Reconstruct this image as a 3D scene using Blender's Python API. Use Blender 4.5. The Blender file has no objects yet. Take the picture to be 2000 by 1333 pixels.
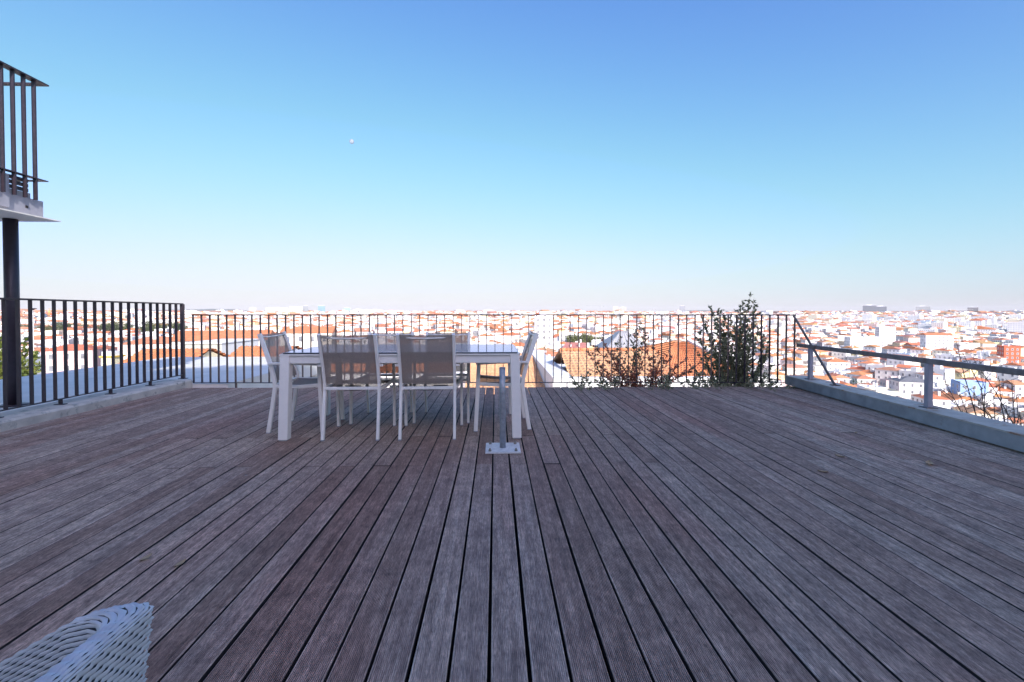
import bpy, math, random
from mathutils import Vector, Matrix, noise
R = math.radians
random.seed(7)
scene = bpy.context.scene
col = scene.collection

# ------------------------------------------------------------------ camera
CAM = Vector((0, -.045, 1.07)); YAW = R(2.06); PITCH = R(1.0); PPY = 627.5; FPX = 2000 * 16 / 36
cd = bpy.data.cameras.new('camera'); cam = bpy.data.objects.new('camera', cd); col.objects.link(cam)
cam.location = CAM; cam.rotation_euler = (R(90) - PITCH, 0, -YAW)
cd.lens = 16; cd.shift_y = -(666.5 - PPY) / 2000; cd.sensor_width = 36; cd.clip_start = 0.05; cd.clip_end = 40000
scene.camera = cam
# ------------------------------------------------------------------ sky, sun, exposure
EXPO = 1.68; SKY_S = 0.15
SUN_EL = R(25); SUN_A = R(17)          # sun behind the camera, to the right
w = bpy.data.worlds.new('World'); scene.world = w; w.use_nodes = True
nt = w.node_tree; bg = nt.nodes['Background']
sky = nt.nodes.new('ShaderNodeTexSky'); sky.sky_type = 'NISHITA'; sky.sun_disc = False
sky.sun_elevation = SUN_EL; sky.sun_rotation = R(180) - SUN_A
sky.altitude = 100; sky.air_density = 1.0; sky.dust_density = 5.0; sky.ozone_density = 8.0
# clear air above a dusty layer: the mean of a dusty and a clean sky under the same sun
sky2 = nt.nodes.new('ShaderNodeTexSky'); sky2.sky_type = 'NISHITA'; sky2.sun_disc = False
sky2.sun_elevation = SUN_EL; sky2.sun_rotation = R(180) - SUN_A
sky2.altitude = 100; sky2.air_density = 1.0; sky2.dust_density = 0.2; sky2.ozone_density = 9.0
mixs = nt.nodes.new('ShaderNodeMix'); mixs.data_type = 'RGBA'; mixs.inputs[0].default_value = 0.42
nt.links.new(sky.outputs[0], mixs.inputs[6]); nt.links.new(sky2.outputs[0], mixs.inputs[7]); SKYC = mixs.outputs[2]
# soft shoulder per channel, like the film's own, so the bright horizon stays pale instead of clipping
def vm(op, a, b):
    n = nt.nodes.new('ShaderNodeVectorMath'); n.operation = op
    for i, v in enumerate((a, b)):
        if isinstance(v, float): n.inputs[i].default_value = (v, v, v)
        elif isinstance(v, tuple): n.inputs[i].default_value = v
        else: nt.links.new(v, n.inputs[i])
    return n.outputs[0]
kk = SKY_S * 2 ** EXPO; KV = (kk / 0.97, kk / 0.90, kk / 0.87); TINT = (1.17, 0.90, 0.87)      # white balance of the daylight
x0 = vm('MULTIPLY', vm('MULTIPLY', SKYC, TINT), KV); x1 = vm('POWER', x0, 1.42); x3 = vm('MULTIPLY', vm('MULTIPLY', x1, x1), x1)
den = vm('POWER', vm('ADD', x3, 1.0), 0.30)
ex = vm('MAXIMUM', vm('ADD', x0, -2.0), 0.0)          # the glow round the sun keeps its strength
nt.links.new(vm('ADD', vm('DIVIDE', vm('DIVIDE', x1, KV), den), vm('MULTIPLY', ex, 0.9 / kk)), bg.inputs[0]); bg.inputs[1].default_value = SKY_S
sd = bpy.data.lights.new('sun', 'SUN'); sun = bpy.data.objects.new('sun', sd); col.objects.link(sun)
sd.energy = 2.0; sd.angle = R(0.53); sd.color = (1, 0.95, 0.88)
sundir = Vector((math.sin(SUN_A) * math.cos(SUN_EL), -math.cos(SUN_A) * math.cos(SUN_EL), math.sin(SUN_EL)))
sun.rotation_euler = sundir.to_track_quat('Z', 'Y').to_euler(); sun.location = sundir * 60
vs = scene.view_settings
vs.view_transform = 'Standard'; vs.look = 'None'; vs.gamma = 1; vs.use_curve_mapping = False; vs.exposure = EXPO

# ------------------------------------------------------------------ helpers
FW = Vector((math.sin(YAW) * math.cos(PITCH), math.cos(YAW) * math.cos(PITCH), -math.sin(PITCH)))
RT = Vector((math.cos(YAW), -math.sin(YAW), 0)); UP = RT.cross(FW)
def ray(px, py): return FW + RT * ((px - 1000) / FPX) + UP * ((PPY - py) / FPX)
def at_z(px, py, z): r = ray(px, py); return CAM + r * ((z - CAM.z) / r.z)
def at_y(px, py, y): r = ray(px, py); return CAM + r * ((y - CAM.y) / r.y)
def at_d(px, py, d): return CAM + ray(px, py) * d
def to_px(p):
    v = Vector(p) - CAM; d = v.dot(FW)
    return (1000 + FPX * v.dot(RT) / d, PPY - FPX * v.dot(UP) / d, d) if d > 0.01 else (0, 0, d)

class MB:
    def __init__(s): s.v = []; s.f = []; s.m = []; s.c = []; s.uv = []; s.sm = []
    def add(s, vs, fs, m=0, c=None, uv=None, smooth=False):
        b = len(s.v); s.v += [tuple(p) for p in vs]
        for i, f in enumerate(fs):
            s.f.append(tuple(b + k for k in f)); s.m.append(m); s.c.append(c); s.uv.append(uv[i] if uv else None); s.sm.append(smooth)
    def box(s, lo, hi, m=0, mat=None, c=None):
        x0, y0, z0 = lo; x1, y1, z1 = hi
        vs = [(x0,y0,z0),(x1,y0,z0),(x1,y1,z0),(x0,y1,z0),(x0,y0,z1),(x1,y0,z1),(x1,y1,z1),(x0,y1,z1)]
        if mat: vs = [mat @ Vector(p) for p in vs]
        s.add(vs, [(0,3,2,1),(4,5,6,7),(0,1,5,4),(1,2,6,5),(2,3,7,6),(3,0,4,7)], m, c)
    def bar(s, a, b, wx, wy, m=0, up=Vector((0, 0, 1)), bev=0.0):
        """rectangular bar from a to b; wx across (horizontal), wy along up"""
        a = Vector(a); b = Vector(b); d = (b - a); L = d.length; d = d / L
        if abs(d.dot(up)) > .99: up = Vector((0, 1, 0))
        x = d.cross(up).normalized(); y = x.cross(d).normalized()
        if bev <= 0: prof = [(-wx/2,-wy/2),(wx/2,-wy/2),(wx/2,wy/2),(-wx/2,wy/2)]
        else:
            p, q, e = wx/2, wy/2, bev
            prof = [(-p+e,-q),(p-e,-q),(p,-q+e),(p,q-e),(p-e,q),(-p+e,q),(-p,q-e),(-p,-q+e)]
        s.sweep([a, b], prof, [(x, y), (x, y)], m)
    def sweep(s, pts, prof, frames, m=0, smooth=False, cap=True):
        n = len(prof); vs = []
        for p, (x, y) in zip(pts, frames):
            for (u, v) in prof: vs.append(Vector(p) + x * u + y * v)
        fs = []
        for i in range(len(pts) - 1):
            for k in range(n):
                k2 = (k + 1) % n
                fs.append((i*n+k, i*n+k2, (i+1)*n+k2, (i+1)*n+k))
        if cap:
            fs.append(tuple(reversed(range(n)))); fs.append(tuple(range((len(pts)-1)*n, len(pts)*n)))
        s.add(vs, fs, m, smooth=smooth)
    def tube(s, pts, r, n=8, m=0, smooth=True):
        pts = [Vector(p) for p in pts]; rs = r if isinstance(r, (list, tuple)) else [r] * len(pts)
        d0 = (pts[1] - pts[0]).normalized(); ref = Vector((0, 0, 1)) if abs(d0.z) < .9 else Vector((1, 0, 0))
        vs = []; x = d0.cross(ref).normalized()
        for i, p in enumerate(pts):
            d = (pts[min(i+1, len(pts)-1)] - pts[max(i-1, 0)]).normalized()
            x = (x - d * x.dot(d)).normalized(); y = d.cross(x)
            for k in range(n):
                a = 2 * math.pi * k / n; vs.append(p + (x * math.cos(a) + y * math.sin(a)) * rs[i])
        fs = []
        for i in range(len(pts) - 1):
            for k in range(n):
                k2 = (k+1) % n; fs.append((i*n+k, i*n+k2, (i+1)*n+k2, (i+1)*n+k))
        fs.append(tuple(reversed(range(n)))); fs.append(tuple(range((len(pts)-1)*n, len(pts)*n)))
        s.add(vs, fs, m, smooth=smooth)
    def rect_path(s, pts, wx, wy, side, m=0, bev=.004):
        """bar of rectangular section along a bent path; side = fixed sideways axis"""
        pts = [Vector(p) for p in pts]; side = Vector(side); fr = []
        for i in range(len(pts)):
            d = (pts[min(i+1, len(pts)-1)] - pts[max(i-1, 0)]).normalized()
            y = side.cross(d).normalized(); fr.append((side, y))
        p, q, e = wx/2, wy/2, bev
        prof = [(-p+e,-q),(p-e,-q),(p,-q+e),(p,q-e),(p-e,q),(-p+e,q),(-p,q-e),(-p,-q+e)]
        s.sweep(pts, prof, fr, m)
    def mesh(s, name, mats):
        me = bpy.data.meshes.new(name); me.from_pydata(s.v, [], s.f)
        for mt in (mats if isinstance(mats, (list, tuple)) else [mats]): me.materials.append(mt)
        me.polygons.foreach_set('material_index', s.m)
        me.polygons.foreach_set('use_smooth', s.sm)
        if any(c is not None for c in s.c):
            at = me.color_attributes.new('Col', 'FLOAT_COLOR', 'CORNER'); buf = []
            for f, c in zip(s.f, s.c):
                c = c or (1, 1, 1); buf += [c[0], c[1], c[2], 1.0] * len(f)
            at.data.foreach_set('color', buf)
        if any(u is not None for u in s.uv):
            ul = me.uv_layers.new(name='UVMap'); buf = []
            for f, u in zip(s.f, s.uv):
                if u is None: u = [(0, 0)] * len(f)
                for q in u: buf += [q[0], q[1]]
            ul.data.foreach_set('uv', buf)
        me.update(); return me
    def build(s, name, mats, parent=None):
        return link(name, s.mesh(name, mats), parent)
def link(name, data, parent=None):
    o = bpy.data.objects.new(name, data); col.objects.link(o)
    if parent: o.parent = parent
    return o
def empty(name, loc=(0, 0, 0), rz=0):
    o = link(name, None); o.location = loc; o.rotation_euler = (0, 0, rz); o.empty_display_size = .2
    return o
def tag(o, label, cat, group=None):
    o['label'] = label; o['category'] = cat
    if group: o['group'] = group
    return o
def struct(o, label=None):
    o['kind'] = 'structure'
    if label: o['label'] = label
    return o
def stuff(o): o['kind'] = 'stuff'; return o
def kids(o): return [c for c in bpy.data.objects if c.parent == o]
def copy_tree(o, cmap, parent=None):
    c = o.copy(); col.objects.link(c); c.parent = parent
    for ch in cmap.get(o.name, []): copy_tree(ch, cmap, c)
    return c
def child_map():
    d = {}
    for o in bpy.data.objects:
        if o.parent: d.setdefault(o.parent.name, []).append(o)
    return d

# ------------------------------------------------------------------ materials
def new_mat(name):
    m = bpy.data.materials.new(name); m.use_nodes = True
    return m, m.node_tree, m.node_tree.nodes['Principled BSDF']
def N(nt, t, **kw):
    n = nt.nodes.new(t)
    for k, v in kw.items(): setattr(n, k, v)
    return n
def coords(nt, kind='Object', scale=(1, 1, 1)):
    tc = N(nt, 'ShaderNodeTexCoord'); mp = N(nt, 'ShaderNodeMapping'); mp.inputs['Scale'].default_value = scale
    nt.links.new(tc.outputs[kind], mp.inputs[0]); return mp.outputs[0]
def noise_n(nt, vec, scale, detail=4, rough=.55):
    n = N(nt, 'ShaderNodeTexNoise'); n.inputs['Scale'].default_value = scale
    n.inputs['Detail'].default_value = detail; n.inputs['Roughness'].default_value = rough
    nt.links.new(vec, n.inputs['Vector']); return n.outputs['Fac']
def ramp(nt, fac, stops):
    r = N(nt, 'ShaderNodeValToRGB'); e = r.color_ramp.elements
    while len(e) < len(stops): e.new(0.5)
    for i, (p, c) in enumerate(stops): e[i].position = p; e[i].color = (c[0], c[1], c[2], 1)
    nt.links.new(fac, r.inputs[0]); return r.outputs[0]
def mixc(nt, fac, a, b, mode='MIX'):
    m = N(nt, 'ShaderNodeMix', data_type='RGBA', blend_type=mode)
    if isinstance(fac, (int, float)): m.inputs[0].default_value = fac
    else: nt.links.new(fac, m.inputs[0])
    for k, v in ((6, a), (7, b)):
        if isinstance(v, tuple): m.inputs[k].default_value = (v[0], v[1], v[2], 1)
        else: nt.links.new(v, m.inputs[k])
    return m.outputs[2]
def math_n(nt, op, a, b=None, c=None):
    m = N(nt, 'ShaderNodeMath', operation=op)
    for i, v in enumerate((a, b, c)):
        if v is None: continue
        if isinstance(v, (int, float)): m.inputs[i].default_value = v
        else: nt.links.new(v, m.inputs[i])
    return m.outputs[0]
def bump(nt, h, bsdf, strength=.3, dist=.01):
    b = N(nt, 'ShaderNodeBump'); b.inputs['Strength'].default_value = strength; b.inputs['Distance'].default_value = dist
    nt.links.new(h, b.inputs['Height']); nt.links.new(b.outputs[0], bsdf.inputs['Normal'])
def simple(name, c, rough=.5, metal=0.0, var=.15, scale=6, bmp=0.0, kind='Object', spec=.5, stain=None):
    m, nt, b = new_mat(name); v = coords(nt, kind)
    n = noise_n(nt, v, scale, 5); lo = tuple(x * (1 - var) for x in c); hi = tuple(min(1, x * (1 + var)) for x in c)
    cc = ramp(nt, n, [(.3, lo), (.7, hi)])
    if stain:
        n2 = noise_n(nt, v, stain[1], 6, .7); f = ramp(nt, n2, [(stain[2], (0, 0, 0)), (stain[2] + .12, (1, 1, 1))])
        cc = mixc(nt, f, cc, stain[0])
    nt.links.new(cc, b.inputs['Base Color']); b.inputs['Roughness'].default_value = rough; b.inputs['Metallic'].default_value = metal
    b.inputs['Specular IOR Level'].default_value = spec
    if bmp: bump(nt, noise_n(nt, v, scale * 6, 5), b, bmp, .01)
    return m
M = {}
# weathered deck boards: grey-violet, redder in places, each board its own tint
m, nt, b = new_mat('weathered_deck_wood')
oi = N(nt, 'ShaderNodeObjectInfo'); geo = N(nt, 'ShaderNodeNewGeometry')
mp = N(nt, 'ShaderNodeMapping'); mp.inputs['Scale'].default_value = (14, .9, 1); nt.links.new(geo.outputs['Position'], mp.inputs[0])
g1 = noise_n(nt, mp.outputs[0], 3.0, 6, .65)
mp2 = N(nt, 'ShaderNodeMapping'); mp2.inputs['Scale'].default_value = (1.3, .35, 1); nt.links.new(geo.outputs['Position'], mp2.inputs[0])
g2 = noise_n(nt, mp2.outputs[0], .9, 3)
g3 = noise_n(nt, geo.outputs['Position'], 26, 5, .7)
g4 = noise_n(nt, geo.outputs['Position'], 9, 6, .75)
mp3 = N(nt, 'ShaderNodeMapping'); mp3.inputs['Scale'].default_value = (150, 14, 1); nt.links.new(geo.outputs['Position'], mp3.inputs[0])
g5 = noise_n(nt, mp3.outputs[0], 1.6, 5, .8)
base = ramp(nt, g1, [(.25, (.25, .172, .130)), (.5, (.52, .39, .30)), (.78, (.78, .65, .52))])
tint = ramp(nt, oi.outputs['Random'], [(0, (.78, .68, .65)), (.35, (.95, .88, .87)), (.7, (1.0, .99, 1.0)), (1, (1.14, 1.13, 1.12))])
base = mixc(nt, 1.0, base, tint, 'MULTIPLY')
red = ramp(nt, g2, [(.50, (0, 0, 0)), (.72, (1, 1, 1))])
base = mixc(nt, math_n(nt, 'MULTIPLY', red, .45), base, mixc(nt, 1.0, base, (1.15, .74, .70), 'MULTIPLY'))
spots = ramp(nt, g3, [(.30, (0, 0, 0)), (.42, (1, 1, 1))])
base = mixc(nt, spots, mixc(nt, 1.0, base, (.55, .53, .54), 'MULTIPLY'), base)
bl = ramp(nt, g4, [(.34, (.70, .68, .70)), (.56, (1, 1, 1)), (.74, (1.25, 1.25, 1.27))])
base = mixc(nt, 1.0, base, bl, 'MULTIPLY')
vor = N(nt, 'ShaderNodeTexVoronoi'); vor.inputs['Scale'].default_value = 2.6; nt.links.new(geo.outputs['Position'], vor.inputs['Vector'])
fleck = ramp(nt, vor.outputs['Distance'], [(.018, (1, 1, 1)), (.030, (0, 0, 0))])
base = mixc(nt, fleck, base, (.5, .48, .44))
base = mixc(nt, 1.0, base, ramp(nt, g5, [(.32, (.42, .40, .40)), (.5, (.96, .95, .95)), (.68, (1.6, 1.6, 1.6))]), 'MULTIPLY')
nt.links.new(base, b.inputs['Base Color'])
rr = ramp(nt, g1, [(.3, (.5, .5, .5)), (.7, (.72, .72, .72))]); nt.links.new(rr, b.inputs['Roughness'])
b.inputs['Specular IOR Level'].default_value = .42
bump(nt, g1, b, .35, .004); M['deck'] = m
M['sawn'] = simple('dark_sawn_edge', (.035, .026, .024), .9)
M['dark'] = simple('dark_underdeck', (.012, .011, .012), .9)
M['concrete'] = simple('kerb_concrete', (.62, .56, .47), .85, var=.2, scale=5, bmp=.25, stain=((.26, .25, .21), 7, .56))
M['slab'] = simple('pale_concrete', (.76, .73, .66), .8, var=.08, scale=2.5, bmp=.12, stain=((.45, .43, .40), 3, .62))
M['rail'] = simple('dark_bronze_paint', (.030, .021, .030), .42, var=.25, scale=18)
M['white'] = simple('white_powder_coat', (.89, .85, .77), .34, var=.03, scale=20)
M['galv'] = simple('galvanised_steel', (.34, .36, .38), .45, .45, var=.25, scale=30, stain=((.16, .17, .18), 22, .6))
M['plate'] = simple('pale_steel_plate', (.78, .76, .72), .45, .2, var=.12, scale=40, stain=((.36, .34, .31), 30, .62))
M['beam'] = simple('grey_painted_steel', (.36, .37, .36), .5, .15, var=.22, scale=7, bmp=.1, stain=((.20, .13, .085), 5, .60))
M['beamtop'] = simple('rusty_steel_top', (.48, .44, .37), .6, .1, var=.25, scale=5, bmp=.1, stain=((.30, .15, .075), 4, .52))
M['rust'] = simple('rusty_handrail', (.20, .18, .17), .55, .15, var=.3, scale=14, stain=((.17, .085, .045), 9, .55))
M['post'] = simple('grey_violet_post', (.34, .33, .37), .45, .1, var=.12, scale=14)
M['bolt'] = simple('bolt_steel', (.35, .32, .27), .4, .8)
M['armgrey'] = simple('warm_grey_plastic', (.33, .33, .34), .5)
M['stucco'] = simple('white_stucco', (.78, .77, .74), .9, var=.06, scale=.8, bmp=.08)
M['cream'] = simple('cream_stucco', (.74, .66, .44), .9, var=.08, scale=.8)
M['moon'] = None
def mesh_fabric():
    m, nt, b = new_mat('grey_sling_mesh'); v = coords(nt, 'Object')
    wv = N(nt, 'ShaderNodeTexNoise'); wv.inputs['Scale'].default_value = 160; nt.links.new(v, wv.inputs['Vector'])
    b.inputs['Base Color'].default_value = (.36, .30, .25, 1); b.inputs['Roughness'].default_value = .75
    tr = N(nt, 'ShaderNodeBsdfTransparent'); mx = N(nt, 'ShaderNodeMixShader')
    f = ramp(nt, wv.outputs['Fac'], [(.3, (.32, .32, .32)), (.7, (.48, .48, .48))])
    nt.links.new(f, mx.inputs[0]); nt.links.new(b.outputs[0], mx.inputs[1]); nt.links.new(tr.outputs[0], mx.inputs[2])
    nt.links.new(mx.outputs[0], nt.nodes['Material Output'].inputs[0]); return m
M['sling'] = mesh_fabric()
m, nt, b = new_mat('table_glass'); b.inputs['Base Color'].default_value = (.30, .34, .36, 1); b.inputs['Roughness'].default_value = .06
b.inputs['Specular IOR Level'].default_value = .8
M['glass'] = m
m, nt, b = new_mat('glass_edge'); b.inputs['Base Color'].default_value = (.015, .02, .025, 1); b.inputs['Roughness'].default_value = .15; M['gedge'] = m
m, nt, b = new_mat('window_glass'); b.inputs['Base Color'].default_value = (.03, .035, .04, 1); b.inputs['Roughness'].default_value = .12; M['pane'] = m
M['wicker'] = simple('grey_white_wicker', (.56, .57, .58), .42, var=.12, scale=40)
M['wickerdark'] = simple('wicker_core', (.05, .065, .085), .8)

def vcol_mat(name, rough=.85, windows=False, tiles=False):
    m, nt, b = new_mat(name)
    at = N(nt, 'ShaderNodeAttribute', attribute_name='Col'); c = at.outputs['Color']
    geo = N(nt, 'ShaderNodeNewGeometry')
    n = noise_n(nt, geo.outputs['Position'], .35, 5, .65)
    c = mixc(nt, 1.0, c, ramp(nt, n, [(.3, (.84, .83, .82)), (.7, (1.08, 1.07, 1.06))]), 'MULTIPLY')
    if tiles:
        n2 = noise_n(nt, geo.outputs['Position'], 2.4, 4, .7)
        c = mixc(nt, 1.0, c, ramp(nt, n2, [(.3, (.72, .72, .74)), (.7, (1.2, 1.16, 1.1))]), 'MULTIPLY')
    if windows:
        uvn = N(nt, 'ShaderNodeUVMap'); sp = N(nt, 'ShaderNodeSeparateXYZ'); nt.links.new(uvn.outputs[0], sp.inputs[0])
        fu = math_n(nt, 'FRACT', math_n(nt, 'DIVIDE', sp.outputs[0], 2.7)); fv = math_n(nt, 'FRACT', math_n(nt, 'DIVIDE', sp.outputs[1], 3.0))
        a = math_n(nt, 'MULTIPLY', math_n(nt, 'GREATER_THAN', fu, .30), math_n(nt, 'LESS_THAN', fu, .70))
        d = math_n(nt, 'MULTIPLY', math_n(nt, 'GREATER_THAN', fv, .25), math_n(nt, 'LESS_THAN', fv, .75))
        c = mixc(nt, math_n(nt, 'MULTIPLY', math_n(nt, 'MULTIPLY', a, d), .62), c, (.14, .145, .155))
    nt.links.new(c, b.inputs['Base Color']); b.inputs['Roughness'].default_value = rough; return m
M['cwall'] = vcol_mat('city_wall'); M['cwallwin'] = vcol_mat('far_city_wall', windows=True); M['croof'] = vcol_mat('city_roof', .8, tiles=True)

# tile roof for the near neighbours
m, nt, b = new_mat('clay_tiles'); v = coords(nt, 'Object')
n1 = noise_n(nt, v, 1.1, 4); n2 = noise_n(nt, v, 9, 5, .7)
c = ramp(nt, n1, [(.3, (.58, .32, .17)), (.7, (.72, .45, .26))])
c = mixc(nt, 1.0, c, ramp(nt, n2, [(.3, (.66, .68, .72)), (.65, (1.12, 1.1, 1.06))]), 'MULTIPLY')
nt.links.new(c, b.inputs['Base Color']); b.inputs['Roughness'].default_value = .85; M['tiles'] = m
m, nt, b = new_mat('red_clay_tiles'); v = coords(nt, 'Object')
n1 = noise_n(nt, v, 1.1, 4); n2 = noise_n(nt, v, 9, 5, .7)
c = ramp(nt, n1, [(.3, (.54, .20, .09)), (.7, (.64, .28, .13))])
c = mixc(nt, 1.0, c, ramp(nt, n2, [(.3, (.7, .7, .72)), (.65, (1.1, 1.1, 1.06))]), 'MULTIPLY')
nt.links.new(c, b.inputs['Base Color']); b.inputs['Roughness'].default_value = .85; M['redtiles'] = m
M['corr'] = simple('grey_green_sheet', (.46, .46, .40), .7, var=.06, scale=2)

def leaf_mat(name, c0, c1, c2, trans=.25):
    m, nt, b = new_mat(name)
    at = N(nt, 'ShaderNodeAttribute', attribute_name='Col'); sp = N(nt, 'ShaderNodeSeparateColor'); nt.links.new(at.outputs['Color'], sp.inputs[0])
    c = ramp(nt, sp.outputs[0], [(0, c0), (.5, c1), (1, c2)])
    nt.links.new(c, b.inputs['Base Color']); b.inputs['Roughness'].default_value = .5
    tl = N(nt, 'ShaderNodeBsdfTranslucent'); nt.links.new(c, tl.inputs[0]); mx = N(nt, 'ShaderNodeMixShader'); mx.inputs[0].default_value = trans
    nt.links.new(b.outputs[0], mx.inputs[1]); nt.links.new(tl.outputs[0], mx.inputs[2]); nt.links.new(mx.outputs[0], nt.nodes['Material Output'].inputs[0]); return m
M['leaf_olive'] = leaf_mat('olive_leaf', (.16, .17, .09), (.30, .31, .18), (.46, .45, .30), .45)
M['leaf_red'] = leaf_mat('reddish_leaf', (.20, .15, .08), (.48, .24, .15), (.70, .28, .18), .45)
M['leaf_yel'] = leaf_mat('yellow_green_leaf', (.08, .12, .02), (.16, .20, .035), (.26, .27, .06), .35)
M['leaf_tree'] = leaf_mat('tree_leaf', (.045, .07, .025), (.085, .11, .04), (.15, .16, .06))
M['leaf_tree2'] = leaf_mat('warm_tree_leaf', (.07, .085, .025), (.13, .14, .045), (.20, .20, .07))
M['twig'] = simple('brown_twig', (.10, .075, .06), .8)
M['bark'] = simple('tree_bark', (.10, .08, .06), .9)

# ------------------------------------------------------------------ terrain
def sstep(a, b, x):
    t = max(0., min(1., (x - a) / (b - a))); return t * t * (3 - 2 * t)
def ground_z(x, y):
    r = math.hypot(x, y); az = math.degrees(math.atan2(x, y))
    deep = -27 - 20 * sstep(10, 30, az) - 4 * sstep(-25, -45, az)
    z = -9 + (deep + 9) * sstep(18, 190, r)
    rise = 12 * sstep(600, 1700, r) + 5 * sstep(1600, 4200, r) + 2 * sstep(4000, 6500, r)
    if deep < -28: rise += (-(deep + 27)) * .88 * sstep(500, 2600, r)
    z += rise + 3.5 * noise.noise(Vector((x / 260, y / 260, 1.3))) * sstep(120, 400, r)
    z += 6 * noise.noise(Vector((x / 1100, y / 1100, 4.1))) * sstep(800, 2500, r)
    return z
rs = [6, 10, 16, 24, 34, 46, 60, 76, 95, 120, 150, 185, 225, 275, 340, 420, 520, 650, 800, 1000, 1250, 1550, 1900, 2400, 3000, 3800, 4800, 6000, 7600, 9400, 12000, 15000]
NA = 128; mb = MB(); vs_ = []
for r in rs:
    for k in range(NA):
        a = 2 * math.pi * k / NA; x, y = r * math.sin(a), r * math.cos(a); vs_.append((x, y, ground_z(x, y)))
fs_ = [tuple(range(NA))[::-1]]
for i in range(len(rs) - 1):
    for k in range(NA):
        k2 = (k + 1) % NA; fs_.append((i*NA+k, (i+1)*NA+k, (i+1)*NA+k2, i*NA+k2))
fs_[0] = tuple(range(NA - 1, -1, -1))
mb.add(vs_, fs_, smooth=True)
m, nt, b = new_mat('city_ground'); geo = N(nt, 'ShaderNodeNewGeometry')
c = ramp(nt, noise_n(nt, geo.outputs['Position'], .02, 6, .7), [(.35, (.14, .14, .09)), (.5, (.32, .30, .26)), (.65, (.46, .44, .40))])
nt.links.new(c, b.inputs['Base Color']); b.inputs['Roughness'].default_value = .95
struct(mb.build('ground', m))
# far hills on the horizon
m, nt, b = new_mat('hill_scrub'); geo = N(nt, 'ShaderNodeNewGeometry')
c = ramp(nt, noise_n(nt, geo.outputs['Position'], .006, 6, .7), [(.35, (.035, .05, .03)), (.65, (.10, .115, .06))])
nt.links.new(c, b.inputs['Base Color']); b.inputs['Roughness'].default_value = .95; M['hill'] = m
mb = MB(); vs_ = []; hn = 90
prof_pts = [(-200, 600), (0, 606), (120, 607), (290, 606), (340, 605), (380, 604.5), (430, 603.6), (470, 604.5), (495, 609), (560, 612), (760, 612), (1000, 613), (1230, 611), (1320, 608), (1375, 606), (1400, 606.5), (1480, 608), (1560, 612), (1700, 611), (1750, 607.5), (1800, 608.5), (1860, 607), (1920, 608), (2000, 610), (2200, 609)]
def prof_at(px):
    for (a, u), (b_, v) in zip(prof_pts, prof_pts[1:]):
        if a <= px <= b_: return u + (v - u) * (px - a) / (b_ - a)
    return 609
for i in range(hn + 1):
    px = -200 + 2400 * i / hn
    for j, (d, k) in enumerate(((6600, 0), (7000, .55), (7400, .9), (7800, 1.0), (8400, .8), (9200, 0))):
        p = at_d(px, prof_at(px), 7800); top = p.z + 7 * noise.noise(Vector((px * .03, 2.2, 0))) - 2
        q = at_d(px, 612, d); vs_.append((q.x, q.y, -12 + (max(top, -8) + 12) * k - (3 if k == 0 else 0)))
fs_ = [(i*6+j, (i+1)*6+j, (i+1)*6+j+1, i*6+j+1) for i in range(hn) for j in range(5)]
mb.add(vs_, fs_, smooth=True); struct(mb.build('hills', M['hill']))

# ------------------------------------------------------------------ terrace deck
PITCHX = .12; BW = .1088; XL = -4.46; 
def beam_x(y): return 4.26 + (y - 6.37) * .091
def deck_end(x): return 6.52 - .022 * x
def beam_y_at(x): return 6.37 + (x - 4.26) / .091
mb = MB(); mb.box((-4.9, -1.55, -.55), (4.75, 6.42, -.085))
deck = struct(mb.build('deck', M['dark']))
plank_cache = {}
def plank_mesh(L):
    key = round(L, 3)
    if key in plank_cache: return plank_cache[key]
    prof = [(-BW/2, -.026), (BW/2, -.026), (BW/2, -.0035), (BW/2 - .0025, 0)]
    nr = 17; x0 = BW/2 - .004; st = (2 * x0) / nr
    for k in range(nr):
        a = x0 - k * st
        prof += [(a - st*.10, 0), (a - st*.24, -.004), (a - st*.60, -.004), (a - st*.74, 0)]
    prof += [(-BW/2 + .0025, 0), (-BW/2, -.0035)]
    mb = MB(); X = Vector((1, 0, 0)); Z = Vector((0, 0, 1))
    mb.sweep([(0, 0, 0), (0, L, 0)], prof, [(X, Z), (X, Z)])
    n = len(prof)
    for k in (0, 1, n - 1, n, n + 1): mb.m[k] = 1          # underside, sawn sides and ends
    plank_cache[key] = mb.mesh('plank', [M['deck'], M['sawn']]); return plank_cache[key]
npl = 74
for i in range(npl):
    x = XL + PITCHX * (i + .5)
    x += random.uniform(-.0012, .0012)
    ya = -1.5; ye = deck_end(x) + random.uniform(-.012, .012)
    if x > 3.55:
        yb = beam_y_at(x - .16); ya = max(ya, yb)
    joints = [3.17 + random.uniform(-.01, .01)] if i % 2 == 0 else [3.92 + random.uniform(-.01, .01)]
    if i % 4 == 1: joints = [0.6] + joints
    if i % 4 == 2: joints = [-.2] + joints
    cuts = [ya] + [j for j in joints if ya + .25 < j < ye - .2] + [ye]
    if cuts[-1] - cuts[0] < .12: continue
    for a, b_ in zip(cuts, cuts[1:]):
        L = round(b_ - a - .004, 2)
        o = link('plank', plank_mesh(L), deck); o.location = (x, a + .002, random.uniform(-.0018, .0012)); o.rotation_euler = (random.uniform(-.0004, .0004), random.uniform(-.008, .008), random.uniform(-.0006, .0006))

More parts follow.
